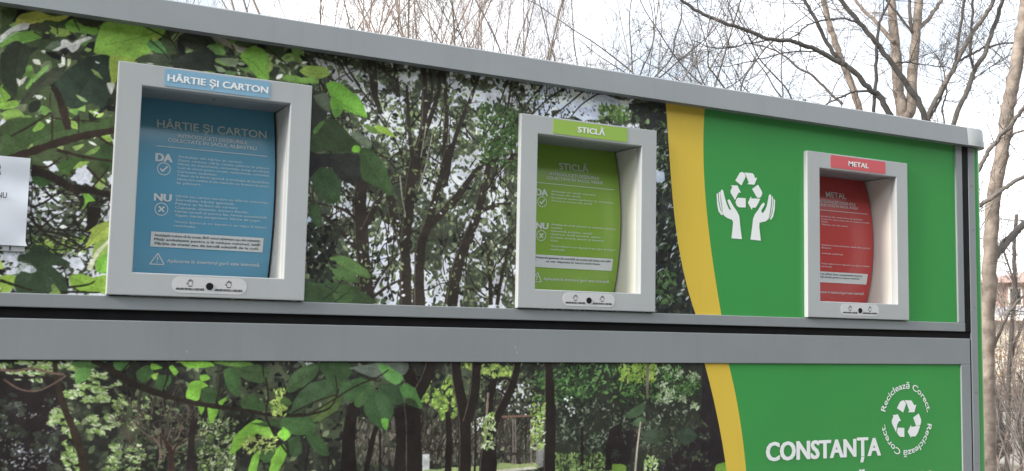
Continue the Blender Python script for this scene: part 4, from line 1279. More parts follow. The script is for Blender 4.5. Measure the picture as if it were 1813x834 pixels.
def hatch(x, body_m, plate_m, title, line2, da, nu, box_lines, plate_x, tag_label, tx, r_, xmid=0.3075):
    root = MB()
    a, b, c, d = x, x + W_, 0.0, H_
    ai, bi, ci, di = x + BW, x + W_ - BW, BB, H_ - BT
    g = 0.0002
    for q in ([(a, d), (b, d), (bi, di), (ai, di)], [(a, c), (ai, ci), (bi, ci), (b, c)], [(a, c + g), (a, d - g), (ai, di - g), (ai, ci + g)], [(b, c + g), (bi, ci + g), (bi, di - g), (b, d - g)]):
        root.prism(q, -T_, 0.012, M_FRAME, 0.0028, True)
    fr = P(root, 'deposit_hatch')
    fr['label'] = tag_label
    # lined recess
    rc = MB()
    y0, y1 = 0.0, 0.34
    e = 0.0015
    rc.face([(bi + e, y0, ci), (bi + e, y1, ci), (bi + e, y1, di), (bi + e, y0, di)], M_INNER)
    rc.face([(ai - e, y0, ci), (ai - e, y0, di), (ai - e, y1, di), (ai - e, y1, ci)], M_INNER)
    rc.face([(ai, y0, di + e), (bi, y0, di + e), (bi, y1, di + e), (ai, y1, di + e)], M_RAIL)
    rc.face([(ai, y0, ci - e), (ai, y1, ci - e), (bi, y1, ci - e), (bi, y0, ci - e)], M_INNER)
    rc.face([(ai, y1, ci), (bi, y1, ci), (bi, y1, di), (ai, y1, di)], M_DARK)
    sx = (ai + bi) / 2
    rc.add([(sx + 0.004 * math.cos(t), 0.05 + 0.004 * math.sin(t), di - 0.004) for t in np.linspace(0, 6.283, 9)[:-1]] + [(sx + 0.004 * math.cos(t), 0.05 + 0.004 * math.sin(t), di + e) for t in np.linspace(0, 6.283, 9)[:-1]],
           [tuple(range(8))] + [(k, (k + 1) % 8, 8 + (k + 1) % 8, 8 + k) for k in range(8)], M_SCREW)
    o = P(rc, 'recess', fr)
    # rotating drum with its instructions
    dr = MB()
    x0, x1 = ai + 0.005, bi - 0.0065
    n = 36
    z0, z1 = 0.02, 0.66
    vv = []
    for k in range(n + 1):
        z = z0 + (z1 - z0) * k / n
        vv += [(x0, drum_y(z), z), (x1, drum_y(z), z)]
    dr.add(vv, [(2 * k, 2 * k + 1, 2 * k + 3, 2 * k + 2) for k in range(n)], body_m, True)
    for xx in (x0, x1):
        vv = []
        for k in range(n + 1):
            z = z0 + (z1 - z0) * k / n
            vv += [(xx, drum_y(z) + 0.001, z), (xx, 0.335, z)]
        dr.add(vv, [(2 * k, 2 * k + 1, 2 * k + 3, 2 * k + 2) for k in range(n)], M_BLACK)
    off = x

    def S(px, pz, l=0.0):
        return (off + px, drum_y(pz) - 0.0014 - l, pz)
    tw = tx
    th = ((0, 0), (0.05, 0), (-0.05, 0))
    text(dr, title, xmid - tw / 2, xmid + tw / 2, 0.5220, 0.0245, M_TXT, S, 0.012)
    text(dr, 'INTRODUCEȚI DEȘEURILE', xmid - 0.107, xmid + 0.107, 0.4960, 0.0110, M_TXT, S, 0.01)
    text(dr, line2[0], xmid - line2[1] / 2, xmid + line2[1] / 2, 0.4795, 0.0110, M_TXT, S, 0.01)
    bar(dr, (0.137, 0.4625), (0.480, 0.4625), 0.0022, M_TXT, S)
    text(dr, 'DA', 0.136, 0.185, 0.4150, 0.0240, M_TXT, S, 0.018, th)
    text(dr, 'NU', 0.137, 0.187, 0.2930, 0.0215, M_TXT, S, 0.018, th)
    ring(dr, 0.161, 0.392, 0.020, 0.0024, M_TXT, S)
    bar(dr, (0.151, 0.392), (0.158, 0.384), 0.0045, M_TXT, S)
    bar(dr, (0.1565, 0.3835), (0.172, 0.401), 0.0045, M_TXT, S)
    ring(dr, 0.160, 0.268, 0.020, 0.0024, M_TXT, S)
    bar(dr, (0.152, 0.260), (0.168, 0.276), 0.0045, M_TXT, S)
    bar(dr, (0.152, 0.276), (0.168, 0.260), 0.0045, M_TXT, S)
    for k, t in enumerate(da):
        text(dr, t, 0.2015, 0.2015 + min(0.285, 0.0066 * len(t)), 0.4320 - 0.0118 * k, 0.0066, M_TXT, S, 0.0)
    for k, t in enumerate(nu):
        text(dr, t, 0.2000, 0.2000 + min(0.285, 0.0066 * len(t)), 0.3085 - 0.0118 * k - (0.008 if k >= 6 else 0), 0.0066, M_TXT, S, 0.0)
    bx = rrect(0.135, 0.479, 0.1535, 0.199, 0.004, 3)
    # the white box follows the drum
    zz = np.linspace(0.1535, 0.199, 7)
    dr.add([p for z in zz for p in (S(0.135, z), S(0.479, z))], [(2 * k, 2 * k + 1, 2 * k + 3, 2 * k + 2) for k in range(6)], M_TXT)
    S2 = lambda px, pz, l=0.0: S(px, pz, l + 0.0008)
    for k, t in enumerate(box_lines):
        wd = min(0.325, 0.0064 * len(t))
        text(dr, t, xmid - wd / 2, xmid + wd / 2, 0.1855 - 0.0125 * k, 0.0070, M_INK, S2, 0.012)
    tri = [(0.139, 0.101), (0.181, 0.101), (0.160, 0.1345)]
    for k in range(3):
        bar(dr, tri[k], tri[(k + 1) % 3], 0.003, M_TXT, S)
    bar(dr, (0.160, 0.1235), (0.160, 0.1135), 0.0034, M_TXT, S2)
    bar(dr, (0.160, 0.1095), (0.160, 0.1065), 0.0034, M_TXT, S2)
    text(dr, 'Aplecarea în interiorul gurii este interzisă.', 0.1885, 0.476, 0.1085, 0.0098, M_TXT, S, 0.010)
    P(dr, 'drum', fr)
    # name plate
    pl = MB()
    pl.prism(rrect(x + 0.1284, x + 0.4450, 0.6215, 0.6740, r_), -T_ - 0.0012, -T_ + 0.002, plate_m)
    text(pl, title, x + plate_x[0], x + plate_x[1], 0.6370, 0.0195, M_WHITE, flat(-T_ - 0.0018), 0.014, ((0, 0), (0.04, 0), (-0.04, 0)))
    P(pl, 'name_plate', fr)
    # hand sensor sticker
    st = MB()
    st.prism(rrect(x + 0.1791, x + 0.3985, 0.0120, 0.0600, 0.0235, 8), -T_ - 0.0006, -T_ + 0.002, M_STICK)
    F = flat(-T_ - 0.0010)
    for hx in (0.2317, 0.3445):
        text(st, 'APROPIE PENTRU A DESCHIDE', x + hx - 0.041, x + hx + 0.041, 0.0205, 0.0062, M_INK, F, 0.015, ((0, 0), (0.08, 0)))
        bar(st, (x + hx - 0.006, 0.0325), (x + hx + 0.006, 0.0325), 0.0024, M_INK, F)
        for px, pz, h in ((-0.0055, 0.0445, 0.005), (-0.0022, 0.0465, 0.006), (0.0012, 0.0465, 0.006), (0.0046, 0.0445, 0.005)):
            bar(st, (x + hx + px, pz), (x + hx + px * 1.1, pz + h), 0.0016, M_INK, F)
            bar(st, (x + hx + px + 0.0024, pz), (x + hx + px * 1.1 + 0.0024, pz + h), 0.0010, M_INK, F)
        bar(st, (x + hx - 0.0075, 0.0445), (x + hx - 0.0055, 0.0350), 0.0014, M_INK, F)
        bar(st, (x + hx + 0.0080, 0.0445), (x + hx + 0.0058, 0.0350), 0.0014, M_INK, F)
        bar(st, (x + hx - 0.0115, 0.0415), (x + hx - 0.0070, 0.0380), 0.0018, M_INK, F)
    P(st, 'sensor_sticker', fr)
    se = MB()
    se.prism(circle(x + 0.2882, 0.0338, 0.0108, 28), -T_ - 0.0030, -T_ + 0.001, M_BLACK, 0.0012)
    P(se, 'hand_sensor', fr)
    return fr


hatch(HX[0], M_DBLUE, M_BLUE, 'HÂRTIE ȘI CARTON', ('COLECTATE ÎN SACUL ALBASTRU', 0.274),
      ['Ambalaje din hârtie și carton;', 'Ziare, reviste, cărți, caiete, pliante și plicuri;', 'Hârtie de împachetat, cartonașe, pungi de hârtie;', 'Cutii de carton pentru cereale, medicamente, cosmetice;', 'Cartoane ondulate;', 'Tuburi de la hârtie igienică și prosoape de bucătărie;', 'Hârtie care conține și alte materiale sau fereastra de plastic', 'la plicuri.'],
      ['Hârtie sau carton murdare cu diferite substanțe;', 'Șervețele, hârtie igienică;', 'Pahare și farfurii de carton;', 'Cupoane, chitanțe, bonuri fiscale;', 'Hârtie cerată și pentru fax, hârtie autoadezivă;', 'Tapet, hârtie pergament, hârtie de copt.', '*Aceste deșeuri se vor depozita în sac negru, la deșeuri', 'reziduale.'],
      ['Ambalajele trebuie să fie curate, fără resturi alimentare sau alte substanțe.', 'Pliați ambalajele pentru a le reduce volumul, iată!', 'Părțile de metal sau de bandă adezivă de la cutii.'],
      (0.1376, 0.4378), 'hatch for paper and card with a blue drum', 0.340, 0.006)
hatch(HX[1], M_DLIME, M_LIME, 'STICLĂ', ('COLECTATE ÎN SACUL VERDE', 0.246),
      ['Ambalaje din sticlă colorată;', 'Borcane din sticlă;', 'Recipiente pentru parfumuri și cosmetice;', 'Flacoane curate din sticlă.'],
      ['Ambalaje din sticlă colorată, ce conțineau substanțe;', 'toxice;', 'Ceramică, porțelan, veselă;', 'Geamuri, sticlă termică, oglinzi;', 'Cristale, ecrane, becuri și neoane;', 'Vaze.', '*Aceste deșeuri se vor depozita în sac negru, la deșeuri', 'reziduale.'],
      ['Deșeurile generate din activități de construcții și/sau demolări', 'se vor depozita în locuri autorizate.'],
      (0.2310, 0.3460), 'hatch for glass with a lime green drum', 0.128, 0.002)
hatch(HX[2], M_DRED, M_RED, 'METAL', ('COLECTATE ÎN SACUL ROȘU', 0.236),
      ['Ambalaje din metal, doze de aluminiu;', 'Conserve și capace curate, tuburi și recipiente metalice;', 'folii;', 'Obiecte mici din metal.'],
      ['Recipiente cu resturi periculoase, vopsele, uleiuri, spray-uri;', 'Baterii;', '', 'Ambalaje combinate.', '', '', '*Aceste deșeuri se vor depozita în sac negru, la deșeuri', 'reziduale.'],
      ['Goliți și clătiți bine recipientele înainte.', 'Turtiți dozele pentru a reduce volumul.'],
      (0.2290, 0.3440), 'hatch for metal with a red drum', 0.118, 0.009)

# card reader with the paper notice taped over it
b_ = MB()
b_.box((-0.515, -0.006, 0.1105), (-0.2165, 0.001, 0.370), M_FRAME, 0.0015)
b_.prism(circle(-0.277, 0.1185, 0.004, 16), -0.0072, -0.005, M_INK)
b_.prism(rrect(-0.2555, -0.2515, 0.114, 0.124, 0.001, 2), -0.0072, -0.005, M_INK)
P(b_, 'card_reader')
pp = MB()
nx2, nz3 = 40, 34
vv, rr = [], random.Random(4)
ph = [rr.uniform(0, 6) for _ in range(6)]


def paper_y(s, t):
    return -0.0108 - 0.0024 * math.sin(9 * t + ph[0]) * math.sin(4 * s + ph[1]) - 0.0012 * math.sin(14 * t + 5 * s + ph[2]) - 0.004 * max(0, s - 0.93) * 10 * max(0, 0.12 - t) * 6


for j in range(nz3 + 1):
    for i in range(nx2 + 1):
        s, t = i / nx2, j / nz3
        vv.append((-0.512 + 0.2955 * s + 0.005 * max(0, 0.06 - t) * 16 * max(0, s - 0.9) * 10, paper_y(s, t), 0.1265 + 0.2455 * t))
pp.add(vv, [(j * (nx2 + 1) + i, j * (nx2 + 1) + i + 1, (j + 1) * (nx2 + 1) + i + 1, (j + 1) * (nx2 + 1) + i) for j in range(nz3) for i in range(nx2)], M_PAPER, True)
PS = flat(-0.0158)
for t, x1, z, cap in (('A', -0.2885, 0.3370, 0.013), ('Ă', -0.2875, 0.3185, 0.013), ('NU', -0.2700, 0.2560, 0.0150), ('E', -0.2890, 0.1915, 0.012)):
    text(pp, t, x1 - cap * (1.55 if len(t) > 1 else 0.8), x1, z, cap, M_INK, PS, 0.012)
pn = pp.build('paper_notice', dz=G)
tag(pn, 'creased white paper notice taped on the printed panel left of the blue hatch', 'notice')

# ------------------------------------------------------------------ trees
M_PALE = mat('pale smooth bark', (0.285, 0.240, 0.208, 1), 0.85, 0, 11.0, 1.0, 24, col2=(0.115, 0.094, 0.082, 1))
M_GREYB = mat('grey bark', (0.150, 0.135, 0.125, 1), 0.9, 0, 9.0, 0.7, 40, col2=(0.080, 0.072, 0.068, 1))
M_DARKB = mat('dark wet bark', (0.075, 0.070, 0.068, 1), 0.9, 0, 9.0, 0.6, 45, col2=(0.040, 0.038, 0.038, 1))
M_TWIG = mat('brown twigs', (0.27, 0.215, 0.190, 1), 0.9, 0.25, 4.0)
M_TWIGG = mat('greyish twigs', (0.185, 0.165, 0.155, 1), 0.9, 0.25, 4.0)
M_TWIGD = mat('dark twigs', (0.085, 0.080, 0.078, 1), 0.9, 0.25, 4.0)


def wiggle(pts, rnd, amp):
    out = []
    for i, p in enumerate(smooth(pts, 5)):
        k = amp if 0 < i else 0
        out.append(Vector(p) + Vector((rnd.gauss(0, k), rnd.gauss(0, k), rnd.gauss(0, k))))
    return out


def limb_path(pix, depth, rnd, amp=0.003, dd=0.0):
    """pix: measured (u, v) points, unprojected at a distance that drifts by dd along the limb"""
    n = len(pix)
    return wiggle([at(u, v, depth + dd * i / max(1, n - 1)) for i, (u, v) in enumerate(pix)], rnd, amp)


def taper(n, r0, r1, rnd=None, k=0.0):
    return [(r0 + (r1 - r0) * i / (n - 1)) * (1 + (rnd.uniform(-k, k) if rnd else 0)) for i in range(n)]


def shoot(mb, p, d, length, r, level, rnd, m, up=0.25, nseg=5, branch=4, spread=0.7, minr=0.0016):
    pts, rads = [Vector(p)], [r]
    d = d.normalized()
    dirs = []
    for i in range(nseg):
        d = (d + Vector((rnd.gauss(0, 0.13), rnd.gauss(0, 0.13), rnd.gauss(0, 0.10) + up * 0.12))).normalized()
        pts.append(pts[-1] + d * (length / nseg))
        rads.append(max(minr * 0.8, r * (1 - 0.75 * (i + 1) / nseg)))
        dirs.append(d.copy())
    mb.tube(pts, rads, m, 5 if r > 0.012 else (4 if r > 0.005 else 3))
    if level <= 0:
        return
    for k in range(branch):
        t = rnd.uniform(0.25, 0.97)
        i = min(nseg - 1, int(t * nseg))
        q = pts[i].lerp(pts[i + 1], t * nseg - i)
        ax = Vector((rnd.gauss(0, 1), rnd.gauss(0, 1), rnd.gauss(0, 1)))
        ax = (ax - dirs[i] * ax.dot(dirs[i])).normalized()
        nd = (dirs[i] + ax * rnd.uniform(0.5, 1.3) * spread).normalized()
        shoot(mb, q, nd, length * rnd.uniform(0.35, 0.6), max(minr, rads[i] * 0.55), level - 1, rnd, m, up, max(3, nseg - 1), max(2, branch - 1), spread, minr)


def twigs_on(mb, path, rnd, m, n, l0, l1, r, level=2, up=0.3, t0=0.1, out=0.9, branch=4):
    for _ in range(n):
        t = rnd.uniform(t0, 1.0) * (len(path) - 1)
        i = min(len(path) - 2, int(t))
        q = path[i].lerp(path[i + 1], t - i)
        d = (path[i + 1] - path[i]).normalized()
        ax = Vector((rnd.gauss(0, 1), rnd.gauss(0, 1), rnd.gauss(0.25, 1)))
        ax = (ax - d * ax.dot(d)).normalized()
        shoot(mb, q, d * rnd.uniform(0.2, 0.8) + ax * out, rnd.uniform(l0, l1), r * rnd.uniform(0.7, 1.2), level, rnd, m, up, 5, branch)


def tree(name, label, base_m, twig_m, depth, trunk, tr, limbs, seed, ntw=9, tl=(0.3, 0.9), group=None, tw_r=0.006, level=2, up=0.3):
    """trunk: measured points downwards to the last seen one; continued to the ground"""
    rnd = random.Random(seed)
    tp = limb_path(trunk, depth, rnd, 0.004)
    foot = tp[0].copy()
    foot.z = -0.05
    if tp[0].z > 0.15:
        dn = (tp[0] - tp[min(4, len(tp) - 1)])
        if dn.z < -0.05:
            s = min(0.5, 0.35 * (tp[0].z) / -dn.z)
            foot.x += dn.x * s
            foot.y += dn.y * s
        low = [foot.lerp(tp[0], k / 6) for k in range(6)]
        tp = low + tp
    root = empty(name, (foot.x, foot.y, 0), label, 'tree', group)
    org = Vector((foot.x, foot.y, 0))
    rel = lambda pts: [p - org for p in pts]
    mb = MB()
    rr_ = taper(len(tp), tr[0], tr[1], rnd, 0.05)
    if len(tp) > 6:
        rr_[0] *= 1.5
        rr_[1] *= 1.12
    mb.tube(rel(tp), rr_, base_m, 14)
    mb.build('trunk', root)
    tw = MB()
    twigs_on(tw, rel(tp), rnd, twig_m, max(2, ntw // 2), tl[0], tl[1], tw_r, level, up, 0.35)
    for pix, r0, r1, dd, lm in limbs:
        lp = limb_path(pix, depth, rnd, 0.0035, dd)
        l = MB()
        l.tube(rel(lp), taper(len(lp), r0, r1, rnd, 0.06), lm or base_m, 8)
        l.build('limb', root)
        twigs_on(tw, rel(lp), rnd, twig_m, ntw, tl[0], tl[1], tw_r, level, up)
    o = tw.build('crown', root)
    o['kind'] = 'stuff'
    return root


def px_r(px, depth):
    return px / F_PX * depth / 2


# big dark-limbed tree just behind the container
D1 = 9.5
tree('bare_tree', 'bare tree with long dark drooping limb sweeping left over the container corner', M_DARKB, M_TWIGD, D1,
     [(1652, 330), (1634, 200), (1610, 156), (1581, 115), (1557, 83), (1521, 40), (1492, 5), (1462, -40)], (px_r(12, D1), px_r(7, D1)),
     [([(1648, 322), (1622, 276), (1600, 236), (1578, 205), (1557, 170), (1542, 160), (1516, 130), (1492, 113), (1480, 107), (1444, 88), (1413, 77), (1400, 72), (1360, 68), (1316, 52), (1273, 37), (1230, 17), (1207, 0), (1180, -20)], px_r(12, D1), px_r(4.5, D1), -0.3, None),
      ([(1612, 258), (1570, 240), (1548, 208), (1551, 140), (1552, 85), (1557, 40), (1569, 15), (1580, -15)], px_r(8, D1), px_r(4, D1), 0, None),
      ([(1492, 112), (1470, 85), (1444, 35), (1425, 0), (1412, -25)], px_r(8, D1), px_r(5, D1), 0, None),
      ([(1547, 162), (1515, 162), (1490, 172), (1462, 186)], px_r(5, D1), px_r(2.5, D1), 0.2, None),
      ([(1521, 42), (1495, 33), (1462, 36), (1432, 44), (1405, 66), (1370, 72)], px_r(4, D1), px_r(2, D1), -0.2, None),
      ([(1372, 70), (1330, 76), (1295, 84), (1262, 84), (1225, 72)], px_r(3, D1), px_r(1.4, D1), -0.2, None),
      ([(1490, 112), (1450, 92), (1400, 92), (1350, 103), (1310, 113), (1265, 118)], px_r(3, D1), px_r(1.4, D1), -0.3, None),
      ([(1581, 115), (1600, 110), (1618, 112), (1650, 116), (1685, 120)], px_r(3, D1), px_r(1.5, D1), 0.2, None)],
     101, 10, (0.25, 0.75), 'bare trees behind the container', 0.0045, 2)
D2 = 11.5
tree('bare_tree', 'thick pale twin stemmed tree rising behind the container corner', M_PALE, M_TWIG, D2,
     [(1605, 260), (1603, 210), (1612, 195), (1615, 150), (1617, 110), (1622, 60), (1627, 0), (1630, -30)], (px_r(24, D2), px_r(13, D2)),
     [([(1600, 240), (1596, 190), (1590, 150), (1587, 100), (1581, 40), (1578, 0), (1577, -20)], px_r(22, D2), px_r(12, D2), 0.1, None),
      ([(1622, 56), (1640, 38), (1652, 22), (1667, 0), (1680, -20)], px_r(8, D2), px_r(6, D2), 0.2, None),
      ([(1619, 66), (1612, 40), (1610, 10), (1608, -20)], px_r(7, D2), px_r(5, D2), 0, M_GREYB),
      ([(1582, 75), (1560, 50), (1540, 28), (1520, 8), (1505, -15)], px_r(8, D2), px_r(5, D2), 0.2, None),
      ([(1619, 60), (1600, 38), (1578, 10), (1560, -10)], px_r(5, D2), px_r(3, D2), -0.2, M_GREYB)],
     102, 5, (0.3, 0.8), 'bare trees behind the container', 0.005, 2)
D3 = 13.0
tree('bare_tree', 'slim pale tree leaning left behind the drooping dark limb', M_PALE, M_TWIG, D3,
     [(1530, 240), (1523, 200), (1509, 152), (1492, 112), (1478, 72), (1468, 42), (1459, 5), (1452, -25)], (px_r(13, D3), px_r(9, D3)),
     [([(1492, 185), (1470, 165), (1440, 135), (1413, 120), (1390, 100), (1360, 84), (1330, 78)], px_r(5, D3), px_r(2.5, D3), 0.2, M_GREYB)], 103, 12, (0.4, 1.0), 'bare trees behind the container', 0.005, 2)
D4 = 10.5
tree('bare_tree', 'grey bare tree spreading in a wide V right of the twin stems', M_GREYB, M_TWIGD, D4,
     [(1640, 260), (1646, 200), (1667, 160), (1691, 115), (1720, 60), (1735, 40), (1753, 15), (1765, -15)], (px_r(10, D4), px_r(6.5, D4)),
     [([(1641, 275), (1676, 250), (1696, 195), (1715, 155), (1725, 125), (1744, 92), (1761, 45), (1775, 0), (1780, -25)], px_r(10, D4), px_r(7, D4), 0.1, None),
      ([(1692, 112), (1694, 95), (1698, 60), (1706, 10), (1706, -20)], px_r(5, D4), px_r(4, D4), 0, M_DARKB),
      ([(1724, 125), (1718, 100), (1720, 60), (1722, 0), (1722, -20)], px_r(5, D4), px_r(4, D4), 0, M_DARKB),
      ([(1692, 112), (1720, 96), (1745, 84), (1785, 76), (1815, 74)], px_r(4.5, D4), px_r(2.5, D4), 0.2, None),
      ([(1725, 140), (1760, 115), (1800, 92)], px_r(2.5, D4), px_r(1.6, D4), 0.2, None),
      ([(1640, 215), (1658, 190), (1672, 150), (1671, 125)], px_r(5, D4), px_r(2, D4), 0.1, None),
      ([(1643, 245), (1672, 230), (1668, 190), (1676, 165), (1672, 130), (1660, 100)], px_r(4, D4), px_r(2, D4), 0.1, None)],
     104, 14, (0.25, 0.75), 'bare trees behind the container', 0.0042, 2)
D5 = 8.6
tree('bare_tree', 'stout pale trunk with scars right of the container, dark branches crossing it', M_PALE, M_TWIGD, D5,
     [(1748, 690), (1748, 600), (1752, 500), (1755, 420), (1760, 350), (1770, 285), (1779, 240), (1785, 190), (1793, 150), (1801, 100), (1809, 60), (1815, 20), (1820, -20)], (px_r(26, D5), px_r(21, D5)),
     [([(1762, 455), (1775, 437), (1790, 420), (1805, 404), (1822, 390)], px_r(15, D5), px_r(12, D5), 0.3, M_GREYB),
      ([(1778, 245), (1800, 235), (1820, 228)], px_r(6, D5), px_r(3, D5), -0.2, None),
      ([(1750, 640), (1765, 600), (1783, 560), (1800, 535), (1822, 515)], px_r(6, D5), px_r(4, D5), -0.2, M_GREYB)],
     105, 8, (0.25, 0.7), 'bare trees behind the container', 0.0045, 2)
D7 = 8.3
tree('slender_tree', 'slender dark tree behind the container corner, its two branches crossing the stout pale trunk', M_GREYB, M_TWIGD, D7,
     [(1704, 520), (1703, 470), (1702, 420), (1703, 390)], (px_r(14, D7), px_r(10, D7)),
     [([(1703, 395), (1716, 332), (1735, 295), (1750, 268), (1768, 245), (1787, 225), (1800, 208), (1818, 185)], px_r(8, D7), px_r(7, D7), -0.15, None),
      ([(1702, 425), (1720, 378), (1737, 362), (1755, 350), (1773, 337), (1790, 325), (1818, 310)], px_r(8, D7), px_r(7, D7), -0.12, None)],
     107, 6, (0.25, 0.6), 'bare trees behind the container', 0.0042, 2)
D6 = 12.5
tree('bare_tree', 'thin brown stems of a bare tree at the right picture edge', M_GREYB, M_TWIG, D6,
     [(1783, 790), (1785, 700), (1788, 640), (1793, 560), (1797, 500), (1795, 440), (1800, 380)], (px_r(9, D6), px_r(6, D6)),
     [([(1762, 846), (1762, 800), (1765, 740), (1758, 680), (1756, 620), (1758, 560)], px_r(9, D6), px_r(6, D6), 0.1, None),
      ([(1788, 640), (1800, 600), (1812, 570), (1822, 540)], px_r(6, D6), px_r(4, D6), 0.1, None),
      ([(1808, 846), (1808, 800), (1806, 740), (1812, 690), (1802, 660)], px_r(5, D6), px_r(3, D6), 0.1, None),
      ([(1795, 500), (1782, 460), (1772, 425)], px_r(4, D6), px_r(3, D6), 0.1, None)],
     106, 14, (0.3, 0.9), 'bare trees behind the container', 0.005, 2, 0.1)


def upright_tree(u, depth, seed, label, height=8.0, nstem=8, m=M_TWIG, r=0.05, fan=0.32, group='upright bare trees beyond the roof'):
    rnd = random.Random(seed)
    p = at(u, 560, depth)
    root = empty('poplar_tree' if False else 'upright_tree', (p.x, p.y, 0), label, 'tree', group)
    mb = MB()
    tp = wiggle([Vector((0, 0, -0.05)), Vector((rnd.gauss(0, .05), 0, 0.8)), Vector((rnd.gauss(0, .08), 0, 1.7)), Vector((rnd.gauss(0, .1), 0, 2.6))], rnd, 0.008)
    mb.tube(tp, taper(len(tp), r * 2.2, r * 1.5), M_PALE if m is M_TWIG else m, 10)
    mb.build('trunk', root)
    tw = MB()
    for k in range(nstem):
        t = rnd.uniform(0.35, 1)
        q = tp[int(t * (len(tp) - 1))]
        a = rnd.uniform(0, 6.283)
        d = Vector((math.cos(a) * fan * rnd.uniform(0.2, 1.3), math.sin(a) * fan * rnd.uniform(0.2, 1.3), 1)).normalized()
        L = (height - q.z) * rnd.uniform(0.6, 1)
        pts, dirs = [q.copy()], []
        for i in range(10):
            d = (d + Vector((rnd.gauss(0, .09), rnd.gauss(0, .09), 0.04))).normalized()
            pts.append(pts[-1] + d * L / 10)
            dirs.append(d.copy())
        rad = taper(len(pts), r * rnd.uniform(0.3, 0.75), 0.004)
        l = MB()
        l.tube(pts, rad, m, 6)
        l.build('limb', root)
        for _ in range(12):
            tt = rnd.uniform(0.06, 0.98) * 10
            i = min(9, int(tt))
            qq = pts[i].lerp(pts[i + 1], tt - i)
            a = rnd.uniform(0, 6.283)
            nd = (dirs[i] + Vector((math.cos(a), math.sin(a), 0.2)) * rnd.uniform(0.35, 0.8)).normalized()
            shoot(tw, qq, nd, rnd.uniform(0.5, 1.4), 0.0042, 2, rnd, m, 0.5, 5, 5, 0.6, 0.0015)
    o = tw.build('crown', root)
    o['kind'] = 'stuff'
    return root


for u, dpt, sd_, lb, nst, fan in (
        (330, 12.0, 1, 'sparse upright bare tree far left above the top rail, over the blue hatch', 5, 0.38),
        (470, 11.0, 2, 'fine upright bare tree above the rail right of the blue hatch', 7, 0.30),
        (590, 10.5, 3, 'reddish upright bare tree above the rail, second of the dense clump', 8, 0.28),
        (690, 11.5, 4, 'reddish many stemmed bare tree in the middle of the clump above the rail', 9, 0.30),
        (770, 10.5, 5, 'upright bare tree standing close left of the pale bunched stems', 8, 0.25),
        (855, 12.0, 6, 'dense bunch of pale brown upright stems above the rail left of the green hatch', 10, 0.20),
        (960, 11.0, 7, 'spreading bare tree with fanned twigs above the lime green hatch', 8, 0.40),
        (1065, 12.5, 8, 'thin fan of bare branches above the right side of the lime hatch', 6, 0.45)):
    upright_tree(u, dpt, sd_, lb, 8.0, nst + 3, M_TWIGG if sd_ in (1, 2, 5, 7, 8) else M_TWIG, 0.026, fan * (2.4 if sd_ in (1, 2, 5, 7, 8) else 1.7))


# fine dark twiggy trees in the open sky on the right
def twiggy(u, v, depth, seed, label, n, dirs, l=(0.8, 1.6)):
    rnd = random.Random(seed)
    p = at(u, v, depth)
    root = empty('slender_tree', (p.x, p.y, 0), label, 'tree', 'bare trees behind the container')
    mb = MB()
    tp = wiggle([Vector((0, 0, -0.05)), Vector((0.03, 0, p.z * 0.5)), Vector((0, 0, p.z))], rnd, 0.01)
    mb.tube(tp, taper(len(tp), 0.05, 0.03), M_GREYB, 8)
    mb.build('trunk', root)
    tw = MB()
    for k in range(n):
        d = dirs[k % len(dirs)]
        dv = (_ri * d[0] + _up * d[1] + _fw * rnd.uniform(-0.4, 0.4) + Vector((rnd.gauss(0, .1), rnd.gauss(0, .1), rnd.gauss(0, .1))))
        q = tp[-1 - (k % 3)]
        pts, dd = [q.copy()], dv.normalized()
        L = rnd.uniform(*l) * 1.4
        for i in range(8):
            dd = (dd + Vector((rnd.gauss(0, .17), rnd.gauss(0, .17), rnd.gauss(0.02, .13)))).normalized()
            pts.append(pts[-1] + dd * L / 8)
        lm = MB()
        pts = [Vector(q_) for q_ in smooth(pts, 4)]
        lm.tube(pts, taper(len(pts), 0.010, 0.003), M_TWIGD, 5)
        lm.build('limb', root)
        twigs_on(tw, pts, rnd, M_TWIGD, 9, 0.25, 0.7, 0.004, 2, 0.2)
    o = tw.build('crown', root)
    o['kind'] = 'stuff'


twiggy(1310, 185, 10.5, 31, 'slender dark tree whose twigs cross below the drooping limb', 8, [(-1, 0.55), (-0.6, 0.9), (-0.9, 0.25), (0.1, 1), (-1, 0.8), (0.5, 0.9)])
twiggy(1145, 150, 12.0, 32, 'slender twiggy tree above the gap between lime hatch and yellow stripe', 7, [(0.6, 0.8), (-0.7, 0.8), (0.1, 1), (0.9, 0.45), (-0.3, 0.9)])
twiggy(1410, 200, 11.5, 33, 'slender dark tree whose twigs lean left over the emblem', 6, [(-1, 0.7), (-0.8, 0.35), (0.3, 0.9), (-0.4, 1)])

# ------------------------------------------------------------------ background at the right edge
M_CREAM = mat('cream render', (0.52, 0.48, 0.40, 1), 0.9, 0.1, 1.2, 0.2, 20)
M_BRICK = mat('red brick wall', (0.34, 0.24, 0.205, 1), 0.9, 0.25, 6, 0.3, 30)
M_TILE = mat('clay roof tiles', (0.36, 0.245, 0.205, 1), 0.85, 0.25, 5, 0.4, 25)
M_GLASS = mat('dark window glass', (0.03, 0.035, 0.04, 1), 0.08, 0.1)
M_WHITEP = mat('white paint', (0.72, 0.71, 0.68, 1), 0.6, 0.05)
M_CONC = mat('weathered concrete', (0.40, 0.385, 0.36, 1), 0.9, 0.15, 4, 0.4, 30, grime=0.3)
M_STONE = mat('dark stone', (0.14, 0.125, 0.11, 1), 0.95, 0.3, 5, 0.8, 18)
M_SHEET = mat('grey sheet roof', (0.33, 0.33, 0.34, 1), 0.6, 0.1, 3)
M_BIN = mat('grey bin plastic', (0.075, 0.08, 0.085, 1), 0.5, 0.1)


def oriented(loc, ang):
    return Matrix.Translation(loc) @ Matrix.Rotation(ang, 4, 'Z')


